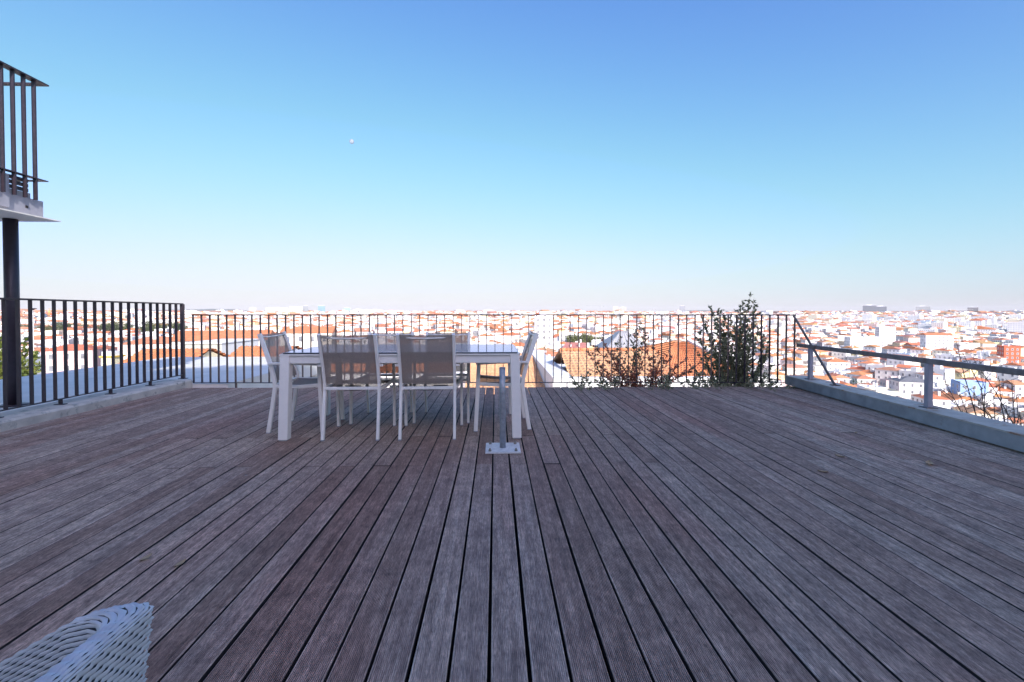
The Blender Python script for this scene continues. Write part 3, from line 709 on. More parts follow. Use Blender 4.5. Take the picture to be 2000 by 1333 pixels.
# corrugated grey-green rooftop screen
a = Z(352, 672, 26); b_ = Z(433, 672, 26); off = Vector(((a.x + b_.x) / 2, 27, -9)); r_ = empty('corrugated_shed', off); tag(r_, 'grey green corrugated metal shed wall beyond the side terrace', 'shed')
mb = MB(); x0, x1 = a.x - off.x, b_.x - off.x; nn = 48; vs_ = []; top = a.z + 9
for z in (-.5, top):
    for k in range(nn * 2 + 1): vs_.append((x0 + (x1 - x0) * k / (nn * 2), -1 - (.03 if k % 2 else 0), z))
mb.add(vs_, [(k, k + 1, nn*2+1 + k + 1, nn*2+1 + k) for k in range(nn * 2)]); mb.build('sheet_wall', M['corr'], r_)
mb = MB(); mb.box((x0, -.99, -.5), (x1, 3, top - .02)); mb.box((x0 - .05, -1.1, top + .001), (x1 + .05, 3.05, top + .06)); mb.build('wall', M['stucco'], r_)
def gable_cottage(name, label, pxl, pxr, py_r, py_e, yd, wallm, roofm, depth=5, chimney=None):
    el = Z(pxl, py_e, yd); er = Z(pxr, py_e, yd); er.z = el.z = (el.z + er.z) / 2
    rz = el.z; yr = yd
    for _ in range(60):
        yr += .1
        q = Z((pxl + pxr) / 2, py_r, yr)
        if q.z <= el.z + .36 * (yr - yd): break
    rz = el.z + .36 * (yr - yd); dd = yr - yd
    off = Vector(((el.x + er.x) / 2, yr, -9)); r_ = empty(name, off); tag(r_, label, 'house')
    mb = MB(); x0, x1 = el.x - off.x, er.x - off.x; e = el.z + 9; t = rz + 9
    mb.box((x0 + .12, -dd + .12, -14), (x1 - .12, dd - .12, e - .05)); mb.add([(x0+.12, -dd+.12, e-.05), (x0+.12, dd-.12, e-.05), (x0+.12, 0, t-.08), (x1-.12, -dd+.12, e-.05), (x1-.12, dd-.12, e-.05), (x1-.12, 0, t-.08)], [(0, 2, 1), (3, 4, 5)]); mb.build('wall', wallm, r_)
    mb = MB(); tiled(mb, (x0, -dd, e), (x1, -dd, e), (x0, 0, t), (x1, 0, t)); tiled(mb, (x0, dd, e), (x1, dd, e), (x0, .01, t), (x1, .01, t)); stuff(mb.build('tile_courses', roofm, r_))
    if chimney:
        mb = MB(); cx = chimney - off.x; mb.box((cx - .3, -.9, e - .5), (cx + .3, -.3, t + .7)); mb.box((cx - .37, -.97, t + .701), (cx + .37, -.23, t + .8)); mb.build('chimney', wallm, r_)
    return r_
gable_cottage('tiled_house', 'house with vivid orange tiled roof beside the corrugated shed', 437, 552, 677, 704, 24, M['stucco'], M['redtiles'])
gable_cottage('tiled_house', 'house with wide red orange tiled roof behind the kerb railing', 224, 366, 682, 716, 21, M['cream'], M['redtiles'])
# cream chimney tower with ochre cornice
p0 = Z(191, 688, 24); p1 = Z(216, 688, 24); off = Vector(((p0.x + p1.x) / 2, 24.5, -12)); hw = (p1.x - p0.x) / 2; top = p0.z + 12
r_ = empty('cream_tower', off); tag(r_, 'narrow cream rendered stair tower with an ochre band behind the kerb railing', 'tower')
mb = MB(); mb.box((-hw, -hw, -1), (hw, hw, top - .3)); mb.build('wall', M['cream'], r_)
mb = MB(); mb.box((-hw - .06, -hw - .06, top - .299), (hw + .06, hw + .06, top - .22)); mb.build('ochre_band', simple('ochre', (.62, .40, .07), .8), r_)
mb = MB(); mb.box((-hw + .02, -hw + .02, top - .219), (hw - .02, hw - .02, top)); mb.build('cap', M['stucco'], r_)

# ------------------------------------------------------------------ the city
WHITE = [(.80, .79, .77), (.82, .82, .82), (.78, .76, .72), (.74, .74, .74)]
WALLC = [('white', WHITE, 62), ('cream', [(.78, .70, .54), (.76, .72, .60)], 14), ('pale pink', [(.74, .56, .50), (.72, .60, .56)], 9), ('pale yellow', [(.78, .66, .36), (.76, .68, .44)], 6), ('light grey', [(.50, .51, .53), (.42, .43, .44)], 7), ('pale blue', [(.50, .60, .70)], 2)]
ROOFC = [(.58, .22, .10), (.55, .19, .08), (.60, .27, .14), (.50, .24, .15), (.57, .25, .11)]
NUM = {1: 'one', 2: 'two', 3: 'three', 4: 'four', 5: 'five', 6: 'six', 7: 'seven', 8: 'eight', 9: 'nine', 10: 'ten'}
def pick_wall(rn):
    t = rn.uniform(0, 100); a = 0
    for n_, cs, wt in WALLC:
        a += wt
        if t < a: return n_, rn.choice(cs)
    return 'white', WHITE[0]
def walls(mb, w_, d_, z0, z1, T, c, m=0):
    a, b = w_ / 2, d_ / 2; q = [(-a,-b), (a,-b), (a,b), (-a,b)]; vs = [T @ Vector((x, y, z0)) for x, y in q] + [T @ Vector((x, y, z1)) for x, y in q]
    fs = []; uv = []; n = z1
    for k in range(4):
        k2 = (k + 1) % 4; L = w_ if k % 2 == 0 else d_; o = (L % 2.7) / 2
        fs.append((k, k2, 4 + k2, 4 + k)); uv.append([(-o + 2.7, z0 - n + 300), (L - o + 2.7, z0 - n + 300), (L - o + 2.7, 300), (-o + 2.7, 300)])
    mb.add(vs, fs, m, c, uv)
def roof(mb, kind, w_, d_, z1, T, rc, wc, mr=1, mw=0):
    e = .3; a, b = w_ / 2 + e, d_ / 2 + e; pt = .36
    if kind == 'flat':
        a, b = w_ / 2, d_ / 2; t = .25
        vs = []
        for (f, z) in ((0, z1), (0, z1 + .8), (t, z1 + .8), (t, z1 + .1)):
            vs += [T @ Vector((x, y, z)) for x, y in ((-a+f, -b+f), (a-f, -b+f), (a-f, b-f), (-a+f, b-f))]
        fs = [(r*4+k, r*4+(k+1) % 4, r*4+4+(k+1) % 4, r*4+4+k) for r in range(3) for k in range(4)] + [(12, 13, 14, 15)]
        mb.add(vs[:], fs[:-1], mw, wc); mb.add(vs[12:], [(0, 1, 2, 3)], mr, rc); return
    if kind == 'mono':
        h = 2 * b * .25; vs = [(-a,-b,z1),(a,-b,z1),(a,b,z1+h),(-a,b,z1+h),(-a,b,z1),(a,b,z1)]
        vs = [T @ Vector(v) for v in vs]; mb.add(vs, [(0,1,2,3),(0,3,4),(1,5,2),(2,5,4,3),(0,4,5,1)], mr, rc); return
    if w_ >= d_: h = b * pt; r0, r1 = ((-a + (b if kind == 'hip' else 0), 0), (a - (b if kind == 'hip' else 0), 0))
    else: h = a * pt; r0, r1 = ((0, -b + (a if kind == 'hip' else 0)), (0, b - (a if kind == 'hip' else 0)))
    z = z1 + .02; vs = [(-a,-b,z),(a,-b,z),(a,b,z),(-a,b,z),(r0[0],r0[1],z+h),(r1[0],r1[1],z+h)]; vs = [T @ Vector(v) for v in vs]
    if w_ >= d_: fs = [(0,1,5,4),(2,3,4,5),(1,2,5),(3,0,4),(0,3,2,1)]
    else: fs = [(1,2,5,4),(3,0,4,5),(0,1,4),(2,3,5),(0,3,2,1)]
    mb.add(vs, fs, mr, rc)
def windows(mb, w_, d_, z1, st, T, rn, ww=.85, wh=1.4):
    for k in range(4):
        L = w_ if k % 2 == 0 else d_; D = d_ if k % 2 == 0 else w_; n_ = int((L - .8) / 2.6)
        if n_ < 1: continue
        Tk = T @ Matrix.Rotation(k * math.pi / 2, 4, 'Z')
        for f in range(st):
            zc = z1 - 1.55 - 3.0 * f
            for i in range(n_):
                if rn.random() < .06: continue
                x = (i - (n_ - 1) / 2) * (L / (n_ + .25)); y = -D / 2
                mb.box((x - ww/2 - .12, y - .05, zc - wh/2 - .12), (x + ww/2 + .12, y + .02, zc + wh/2 + .12), 0, Tk)
                mb.box((x - ww/2, y - .065, zc - wh/2), (x + ww/2, y - .051, zc + wh/2), 1, Tk)
M['citypane'] = simple('city_window', (.17, .175, .185), .35, var=.5, scale=.5)
M['surround'] = simple('window_surround', (.66, .65, .62), .8)
def chimneys(mb, w_, d_, z1, T, rn, c):
    for _ in range(1):
        x, y = rn.uniform(-.35, .35) * w_, rn.uniform(-.2, .2) * d_; hh = z1 + rn.uniform(1.6, 2.6)
        mb.box((x - .35, y - .3, z1 + .2), (x + .35, y + .3, hh), 0, T, c); mb.box((x - .42, y - .37, hh - .05), (x + .42, y + .37, hh + .14), 0, T, c)
GH = 'houses of the city below the terrace'
def house_obj(h, name='town_house', label=None, group=GH, cat='house'):
    rn = random.Random(h['seed']); root = empty(name, (h['x'], h['y'], h['g']), h['rot'])
    I = Matrix.Identity(4); zt = h['top'] - h['g']; st = min(9 if group != GH else h['st'], int((zt - .3) / 3.0))
    mb = MB(); walls(mb, h['w'], h['d'], -3, zt, I, h['wc']); mb.build('wall', M['cwall'], root)
    mb = MB(); roof(mb, h['kind'], h['w'], h['d'], zt, I, h['rc'], h['wc'], 0, 1); rf = mb.build('roof', [M['croof'], M['cwall']], root)
    if h['kind'] != 'flat' or rn.random() < .5:
        for _ in range(rn.randint(1, 2)):
            mb = MB(); chimneys(mb, h['w'], h['d'], zt, I, rn, (.72, .70, .66)); mb.build('chimney', M['cwall'], rf)
    elif rn.random() < .8:
        mb = MB(); mb.box((-1.6, -1.4, zt + .105), (1.4, 1.3, zt + 2.6), 0, I, h['wc']); mb.build('stair_head', M['cwall'], rf)
    if st > 0:
        mb = MB(); windows(mb, h['w'], h['d'], zt, st, I, rn)
        if mb.v: stuff(mb.build('windows', [M['surround'], M['citypane']], root))
    if label is None:
        rk = {'hip': 'orange hipped roof', 'gable': 'orange gabled roof', 'mono': 'orange slanting roof', 'flat': 'flat parapet roof'}[h['kind']]
        sz = 'narrow' if h['w'] < 10.5 else ('broad' if h['w'] > 15.5 else 'mid-sized')
        label = '%s %s %s-storey house with %s' % (sz, h['cn'], NUM.get(h['st'], 'tall'), rk)
        q = h.get('near')
        if q: label += ' beside a %s %s-storey %s-roofed one' % (q['cn'], NUM.get(q['st'], 'tall'), {'hip': 'hip', 'gable': 'gable', 'mono': 'slant', 'flat': 'flat'}[q['kind']])
    tag(root, label, cat, group); return root
# parks where no house stands: (px, py is free) given by direction and distance
parks = []
def park(px, r, rad): p = at_d(px, 612, r); parks.append((p.x, p.y, rad)); return p
tree_spots = []
WHERE = {1: 'in the long wooded belt beyond the kerb railing', 2: 'at the sunny edge of the wooded belt', 3: 'in the grove behind the pyramid-roofed pavilion', 4: 'in the copse seen behind the tall olive shrub', 5: 'in a far line of trees near the diagonal brace', 6: 'in a distant park above the table',
         7: 'in a small clump beyond the diagonal brace', 8: 'behind the corrugated shed', 9: 'standing behind the table between white houses', 10: 'standing alone beyond the table', 11: 'in the clump below the low handrail', 12: 'beyond the first front chair', 13: 'in the row of trees beyond the front chairs',
         14: 'in a distant clump over the long flat hall', 15: 'scattered far off beyond the low handrail', 16: 'among the roofs below the low handrail', 17: 'among the roofs behind the shrubs', 18: 'far behind the reddish shrub'}
def grove(px0, px1, r0, r1, n_, hmin=7, hmax=12, kind=None, seed=1, clear=True):
    rn = random.Random(seed)
    for _ in range(n_):
        px = rn.uniform(px0, px1); d = rn.uniform(r0, r1); p = at_d(px, 612, d); tree_spots.append((p.x, p.y, rn.uniform(hmin, hmax) * 1.25, kind if kind is not None else rn.randint(0, 3), rn.random(), WHERE.get(seed)))
    for t in range(12 if clear else 0):
        p = at_d(px0 + (px1 - px0) * (t + .5) / 12, 612, (r0 + r1) / 2); parks.append((p.x, p.y, max((r1 - r0) / 2, 6)))
grove(40, 360, 430, 520, 60, 9, 15, None, 1); grove(240, 330, 390, 425, 8, 8, 12, 2, 2); grove(1115, 1265, 255, 300, 30, 9, 14, None, 3)
grove(1330, 1400, 300, 330, 10, 8, 12, None, 4); grove(1490, 1560, 700, 760, 10, 9, 12, None, 5); grove(770, 900, 900, 1000, 14, 9, 13, None, 6)
grove(1590, 1630, 420, 440, 3, 8, 11, 2, 7); grove(390, 420, 150, 156, 2, 6, 8, 2, 8); grove(910, 930, 210, 216, 2, 9, 11, 2, 9); grove(940, 950, 220, 224, 1, 8, 10, 0, 10)
grove(1640, 1660, 245, 252, 3, 8, 11, 0, 11); grove(670, 700, 260, 270, 3, 7, 9, 0, 12); grove(740, 800, 300, 315, 6, 6, 9, None, 13); grove(1650, 1680, 1250, 1320, 6, 9, 13, None, 14)
grove(1760, 1990, 700, 1100, 10, 7, 10, None, 15, False); grove(1560, 1980, 260, 420, 8, 6, 9, None, 16, False); grove(1120, 1560, 240, 300, 6, 6, 9, None, 17, False); grove(1270, 1330, 560, 600, 6, 8, 11, None, 18)
lim = [(-300, 735), (45, 736), (355, 703), (366, 703), (372, 757), (1545, 757), (2000, 865), (2300, 930)]
def limit(px):
    for (a, u), (b, v) in zip(lim, lim[1:]):
        if a <= px <= b: return u + (v - u) * (px - a) / (b - a)
    return 1e9
fixed = []      # footprints of hand placed buildings (x, y, radius)
def fixed_house(px0, px1, py_top, d, st, kind, wcn, wc, rc, label, name='town_house', depth=None, rot=0.0, cat='house', group=None):
    pc = at_d((px0 + px1) / 2, py_top, d); wdt = (px1 - px0) / FPX * d
    h = dict(x=pc.x, y=pc.y, g=ground_z(pc.x, pc.y), top=pc.z, w=wdt, d=depth or max(8, wdt * .7), st=st, kind=kind, cn=wcn, wc=wc, rc=rc, rot=rot - math.atan2(pc.x, pc.y) * .5, seed=int(px0 * 7 + py_top))
    if h['top'] - h['g'] < 5: h['g'] = h['top'] - 7
    fixed.append((pc.x, pc.y, max(wdt, h['d']) * .62)); return house_obj(h, name, label, group, cat)
OR = ROOFC[0]; DK = (.16, .17, .19)
fixed_house(106, 182, 683, 120, 3, 'hip', 'pink', (.70, .46, .42), (.50, .16, .09), 'pink three-storey row house with red roof beyond the kerb railing', depth=7)
fixed_house(183, 216, 681, 140, 3, 'hip', 'pink', (.66, .44, .40), (.48, .17, .09), 'small dusky pink house beside the long pink row house', depth=7)
fixed_house(560, 650, 650, 130, 5, 'gable', 'cream', (.76, .70, .60), OR, 'cream apartment house full of windows seen over the chair at the table head', depth=9)
fixed_house(366, 520, 663, 70, 1, 'gable', 'cream', (.78, .72, .60), OR, 'long low cream house with orange roof above the corrugated shed', depth=7)
fixed_house(260, 352, 670, 110, 2, 'hip', 'pink', (.74, .58, .50), (.54, .22, .12), 'salmon house with pale orange roof above the wide red roof', depth=8)
fixed_house(1044, 1078, 619, 235, 7, 'flat', 'white', (.84, .84, .84), (.6, .6, .6), 'slim white apartment tower with rows of windows behind the end chair', 'apartment_tower', cat='tower', depth=9)
fixed_house(1752, 1806, 744, 215, 3, 'hip', 'white', (.78, .77, .74), DK, 'white terrace house under a dark slate mansard roof below the handrail post', depth=11)
fixed_house(1872, 1914, 748, 200, 3, 'flat', 'blue', (.30, .44, .68), (.6, .6, .6), 'bright blue fronted house behind the bare shrub', depth=8)
fixed_house(1958, 1982, 678, 330, 4, 'flat', 'red', (.62, .13, .06), (.5, .3, .2), 'tall vermilion red house among white blocks', depth=9)
fixed_house(1946, 1968, 622, 1150, 3, 'flat', 'red', (.52, .12, .12), (.4, .2, .2), 'distant dark red block beyond the vermilion house', depth=18)
fixed_house(1660, 1720, 660, 480, 3, 'flat', 'white', (.82, .82, .80), (.7, .7, .7), 'long white flat-roofed hall with a dark roof line', 'long_hall', depth=16, cat='hall')
fixed_house(1716, 1742, 640, 520, 5, 'flat', 'white', (.84, .84, .84), (.7, .7, .7), 'tall white blank block beside the long flat hall', 'apartment_block', depth=12, cat='block')
fixed_house(1612, 1650, 706, 300, 4, 'hip', 'white', (.80, .79, .76), OR, 'wide white house with orange hipped roof below the diagonal brace', depth=12)
fixed_house(1808, 1850, 655, 420, 4, 'gable', 'white', (.82, .82, .82), OR, 'white gabled house with vivid orange roof above the handrail', depth=11)
# skyline towers
TW = [(1687, 1710, 597, 2400, DK, (.9, .9, .9), 'dark glass office block, the wider of a pair on the horizon'), (1711.5, 1730, 599, 2450, (.17, .18, .20), (.9, .9, .9), 'dark glass office block, the narrower of a pair on the horizon'),
      (1791, 1814, 599, 2300, (.36, .37, .37), (.8, .8, .8), 'pale grey high-rise slab with white crown on the horizon'), (1892, 1908, 601, 2600, (.15, .14, .14), (.7, .7, .7), 'dark striped tower with one white side on the horizon'),
      (1327, 1338, 598, 2500, (.30, .31, .33), (.5, .5, .5), 'slim mid-grey tower standing alone above the long railing'), (1197, 1208, 600, 2900, (.48, .46, .40), (.7, .7, .7), 'beige twin slab tower, the taller half'), (1209, 1224, 601, 2950, (.44, .42, .37), (.7, .7, .7), 'beige twin slab tower, the wider half'),
      (945, 966, 606, 2400, (.42, .42, .43), (.5, .5, .5), 'grey flat block just above the railing behind the table'), (720, 748, 606, 1900, (.46, .42, .41), (.5, .5, .5), 'brownish grey slab block above the railing'), (671, 684, 602, 2300, (.26, .38, .48), (.5, .5, .5), 'blue grey glass tower above the railing'),
      (621, 635, 598, 2500, (.18, .30, .44), (.5, .5, .5), 'dark blue glass tower on the skyline near the wooded hill'), (592, 602, 598, 2400, (.25, .27, .28), (.5, .5, .5), 'charcoal roof block on the skyline near the wooded hill'), (566, 590, 600, 2350, (.50, .48, .46), (.6, .6, .6), 'cluster of tall white flats on the skyline near the wooded hill'),
      (520, 562, 602, 2300, (.52, .50, .48), (.6, .6, .6), 'long white block of flats on the skyline near the wooded hill'), (487, 500, 602, 2200, (.52, .44, .42), (.6, .6, .6), 'pinkish tower block beside the wooded hill'), (368, 384, 608, 1500, (.72, .62, .58), (.6, .6, .6), 'pale pink tower block below the wooded hill'),
      (690, 708, 605, 2300, (.50, .51, .50), (.5, .5, .5), 'low grey slab between blue tower and brown block'), (748, 783, 607, 2100, (.74, .72, .70), (.4, .3, .3), 'white block with dark sloping roof edge above the railing')]
for k, (x0, x1, yt, d, wc, rc, lab) in enumerate(TW):
    pc = at_d((x0 + x1) / 2, yt, d); ww = (x1 - x0) / FPX * d; off = Vector((pc.x, pc.y, ground_z(pc.x, pc.y))); r_ = empty('tower_block', off, -math.atan2(pc.x, pc.y)); tag(r_, lab, 'tower')
    I = Matrix.Identity(4); H = pc.z - off.z; mb = MB(); walls(mb, ww * .93, ww * .5, -4, H, I, wc); mb.build('wall', M['cwallwin'], r_)
    mb = MB(); mb.box((-ww * .47, -ww * .255, H + .02), (ww * .47, ww * .255, H + 1.4), 0, I, rc); mb.box((-ww * .2, -ww * .1, H + 1.41), (ww * .15, ww * .15, H + 3.5), 0, I, rc); mb.build('roof', M['cwall'], r_)
    fixed.append((pc.x, pc.y, ww))
# all the other houses
cells = []; rn = random.Random(11)
bands = [(62, 165, 14, R(14)), (165, 330, 9.8, R(-18)), (330, 560, 11.5, R(24)), (560, 1000, 15, R(-12)), (1000, 1900, 23, R(31)), (1900, 3400, 38, R(8)), (3400, 6000, 62, R(-21))]
for (r0, r1, s, an) in bands:
    n_ = int(r1 / s) + 2; ca, sa = math.cos(an), math.sin(an)
    for i in range(-n_, n_):
        for j in range(-n_, n_):
            if (r1 < 2500) and (i % 6 == 0 or j % 5 == 0) and rn.random() < .75: continue      # streets
            u, v = (i + rn.uniform(-.06, .06)) * s, (j + rn.uniform(-.1, .1)) * s
            x, y = u * ca - v * sa, u * sa + v * ca; r = math.hypot(x, y)
            if not (r0 <= r < r1) or y < 10: continue
            px, py, dp = to_px((x, y, 0))
            if dp < 20 or px < -900 or px > 2900: continue
            if r < 165 and math.degrees(math.atan2(x, y)) > 12: continue
            if r < 130 and -640 < (x / y * 889) < 560 and r < 60 + 10: continue
            g = ground_z(x, y)
            if any((x - a) ** 2 + (y - b) ** 2 < (q + s * .38) ** 2 for a, b, q in parks): continue
            if any((x - a) ** 2 + (y - b) ** 2 < (q + s * .30) ** 2 for a, b, q in fixed): continue
            far = sstep(400, 2200, r)
            st = rn.choice([2, 3, 3, 4, 4, 5]) if r < 700 else rn.choice([3, 4, 4, 5, 6])
            if r > 1000 and rn.random() < .05: st += rn.randint(1, 3)
            if r < 150: st = rn.choice([2, 3])
            kind = rn.choices(['hip', 'gable', 'flat', 'mono'], [34, 20, 38 + 150 * far, 6])[0]
            cn, wc = pick_wall(rn); rc = rn.choice(ROOFC)
            rc = tuple(c_ * rn.uniform(.85, 1.15) for c_ in rc)
            if kind == 'flat': rc = rn.choice([(.62, .60, .57), (.5, .48, .46), (.58, .42, .34), (.7, .7, .68)])
            top = g + st * 3.0 + .6
            tx, ty, td = to_px((x, y, top + 2))
            if ty > limit(tx) + 4: continue
            if r < 165 and ty < 668: continue
            wd = s * rn.uniform(.82, 1.0); dd = s * rn.uniform(.62, .92)
            cells.append(dict(x=x, y=y, g=g, top=top, w=wd, d=dd, st=st, kind=kind, cn=cn, wc=wc, rc=rc, rot=an + rn.choice([0, 0, math.pi / 2]) + rn.uniform(-.05, .05), seed=rn.randint(0, 10**6), size=wd * (st * 3 + 3) / td ** 2, px=tx, r=r))
vis = [c for c in cells if -30 < c['px'] < 2030]
vis.sort(key=lambda c: -c['size']); own = vis[:275]; ids = set(id(c) for c in own)
for c in own:
    c['near'] = min((q for q in own if q is not c), key=lambda q: (q['x'] - c['x']) ** 2 + (q['y'] - c['y']) ** 2)
    house_obj(c)
mb = MB(); rn2 = random.Random(5)
for c in cells:
    if id(c) in ids: continue
    T = Matrix.Translation((c['x'], c['y'], 0)) @ Matrix.Rotation(c['rot'], 4, 'Z')
    walls(mb, c['w'], c['d'], c['g'] - 3, c['top'], T, c['wc'], 0)
    roof(mb, c['kind'], c['w'], c['d'], c['top'], T, c['rc'], c['wc'], 1, 2)
    if c['r'] < 1500 and rn2.random() < .6:
        x_, y_ = rn2.uniform(-.3, .3) * c['w'], rn2.uniform(-.3, .3) * c['d']; hh = c['top'] + rn2.uniform(1.5, 3)
        mb.box((x_ - .8, y_ - .6, c['top'] + .15), (x_ + .8, y_ + .6, hh), 2, T, c['wc'])
    if c['r'] >= 1000 and c['kind'] == 'flat':
        x_, y_ = rn2.uniform(-.25, .25) * c['w'], rn2.uniform(-.25, .25) * c['d']; k = c['w'] * .14
        mb.box((x_ - k, y_ - k, c['top'] + .15), (x_ + k, y_ + k, c['top'] + rn2.uniform(2, 4)), 2, T, c['wc'])
o = stuff(mb.build('far_city_houses', [M['cwallwin'], M['croof'], M['cwall']])); o['label'] = 'mass of small white and orange-roofed houses filling the distance'; o['category'] = 'houses'
print('houses', len(cells), len(own), 'tris in far', len(mb.f) * 2)

# ------------------------------------------------------------------ trees of the city
def leaf_quad(vs, fs, cs, p, size, asp, rn, d=None, tone=.5):
    n_ = Vector((rn.gauss(0, 1), rn.gauss(0, 1), rn.gauss(0, .8) + .5)).normalized()
    a = (d or Vector((rn.gauss(0, 1), rn.gauss(0, 1), rn.gauss(0, 1)))).normalized(); b = n_.cross(a)
    if b.length < .05: b = a.orthogonal()
    b.normalize(); k = len(vs); vs += [p, p + a * size * .5 + b * size * asp, p + a * size, p + a * size * .5 - b * size * asp]
    fs.append((k, k+1, k+2, k+3)); cs.append((min(1, max(0, tone + rn.uniform(-.25, .25))), 0, 0))
def add_leaves(mb, vs, fs, cs, m=0):
    b = len(mb.v); mb.v += [tuple(v) for v in vs]
    for f, c in zip(fs, cs): mb.f.append(tuple(b + q for q in f)); mb.m.append(m); mb.c.append(c); mb.uv.append(None); mb.sm.append(False)
def tree_mesh(seed, shape):
    rn = random.Random(seed); tr = MB(); cr = MB(); vs, fs, cs = [], [], []
    tr.tube([(0, 0, -.12), (.01, 0, .15), (.015, .01, .38)], [.035, .026, .018], 7)
    tips = []
    for k in range(9):
        a = k * 2.4 + rn.uniform(-.4, .4); q = Vector((.015, .01, .24 + .018 * k)); rad = rn.uniform(.16, .34) * shape[0]; e = q + Vector((math.cos(a) * rad, math.sin(a) * rad, rn.uniform(.10, .48) * shape[1]))
        tr.tube([q, q.lerp(e, .5) + Vector((0, 0, .03)), e], [.013, .009, .004], 5); tips.append(e)
    for e in tips + [Vector((0, 0, .55 + .3 * shape[1])), Vector((.05, .08, .6)), Vector((-.1, .02, .5))]:
        for c in range(5):
            cc = e + Vector((rn.gauss(0, .085), rn.gauss(0, .085), rn.gauss(0, .06))); tone = rn.uniform(.15, .8)
            for _ in range(26):
                p = cc + Vector((rn.gauss(0, .05), rn.gauss(0, .05), rn.gauss(0, .04))); leaf_quad(vs, fs, cs, p, rn.uniform(.035, .06), .34, rn, None, tone)
    add_leaves(cr, vs, fs, cs); return tr, cr
TK = [(21, (1, 1), 'leaf_tree', 'dark green broad tree'), (22, (1.15, .8), 'leaf_tree', 'dark green spreading tree'), (23, (.85, 1.1), 'leaf_tree2', 'yellowish green tree'), (24, (.7, 1.35), 'leaf_tree', 'tall narrow dark tree')]
tm = []
for sd_, sh, mt, lab in TK:
    a, b_ = tree_mesh(sd_, sh); tm.append((a.mesh('trunk', M['bark']), b_.mesh('crown', M[mt]), lab))
for (x, y, h, k, t, wh) in tree_spots:
    r = math.hypot(x, y); g = ground_z(x, y); root = empty('city_tree', (x, y, g), t * 6.28); root.scale = (h * 1.15, h * 1.15, h)
    link('trunk', tm[k][0], root); link('crown', tm[k][1], root)
    where = wh
    q = min(own, key=lambda q: (q['x'] - x) ** 2 + (q['y'] - y) ** 2)
    if wh[:5] == 'among' and math.hypot(q['x'] - x, q['y'] - y) < 22:
        where = 'beside a %s %s-storey house with %s roof' % (q['cn'], NUM.get(q['st'], 'tall'), {'hip': 'hipped', 'gable': 'gabled', 'mono': 'slanting', 'flat': 'flat'}[q['kind']])
    tag(root, tm[k][2] + ' ' + where, 'tree', 'trees of the city')

# ------------------------------------------------------------------ shrubs beyond the railing
def shrub(name, label, base, stems, leafm, leaf, asp, per, seed, side=(.12, .3), tone=(.2, .8), twig=.006, spread=.10, cat='shrub'):
    """stems: list of tip points; side twigs carry leaves along their length"""
    rn = random.Random(seed); base = Vector(base); root = empty(name, base); tag(root, label, cat)
    st = MB(); lf = MB(); vs, fs, cs = [], [], []
    for tip in stems:
        tip = Vector(tip) - base; b0 = Vector((rn.gauss(0, spread), rn.gauss(0, spread * .6), 0))
        mid = b0.lerp(tip, .5) + Vector((rn.gauss(0, .05), rn.gauss(0, .05), 0)); L = (tip - b0).length
        pts = [b0, b0.lerp(mid, .6), mid, mid.lerp(tip, .5) + Vector((rn.gauss(0, .02), rn.gauss(0, .02), 0)), tip]
        st.tube(pts, [twig, twig * .85, twig * .7, twig * .5, twig * .25], 5)
        nt_ = int(L / .055)
        for k in range(nt_):
            t = .22 + .78 * (k + rn.random()) / nt_; i = min(3, int(t * 4)); p = pts[i].lerp(pts[i+1], t * 4 - i)
            if k % 2 == 0:
                a = rn.uniform(0, 6.28); ln = rn.uniform(*side) * (1.15 - .75 * t); e = p + Vector((math.cos(a) * ln, math.sin(a) * ln, ln * rn.uniform(.3, 1.1))); st.tube([p, e], [twig * .4, twig * .18], 4)
            else: e = p + (tip - b0).normalized() * .05
            tn = rn.uniform(*tone)
            for q in range(per):
                u = rn.random(); w_ = p.lerp(e, u); leaf_quad(vs, fs, cs, w_, leaf * rn.uniform(.6, 1.15), asp, rn, (e - p).normalized() + Vector((rn.gauss(0, .7), rn.gauss(0, .7), rn.gauss(0, .5))), tn)
    st.build('stems', M['twig'], root)
    if vs: add_leaves(lf, vs, fs, cs); stuff(lf.build('leaves', M[leafm], root))
    return root
def tipsv(pts, y, jit=.1, seed=3):
    rn = random.Random(seed); return [at_y(px, py, y + rn.uniform(-jit, jit)) for px, py in pts]
mb = MB(); mb.box((.8, 6.62, -.75), (4.5, 7.45, -.62)); mb.box((.8, 7.45, -.75), (4.5, 7.55, -.45)); mb.box((.8, 6.60, -.619), (4.5, 6.64, -.5)); struct(mb.build('planting_ledge', M['concrete']))
shrub('olive_shrub', 'tall olive-leaved shrub growing up through the far railing', at_y(1430, 800, 6.95) * 1 + Vector((0, 0, -.1)), tipsv([(1465, 580), (1472, 592), (1452, 606), (1446, 600), (1388, 603), (1402, 607), (1415, 612), (1428, 618), (1378, 640), (1370, 668), (1440, 632), (1482, 640), (1478, 612), (1495, 690), (1500, 700), (1455, 660), (1410, 655), (1395, 690), (1466, 700), (1430, 690), (1380, 715), (1480, 735), (1445, 720), (1460, 625), (1436, 650), (1422, 640), (1400, 632), (1450, 640), (1468, 655), (1412, 680), (1388, 660), (1362, 690), (1358, 720), (1505, 715), (1500, 670), (1374, 625), (1490, 655), (1366, 650)], 6.95), 'leaf_olive', .052, .26, 12, 31, (.08, .2), (.15, .75), .007, .12)
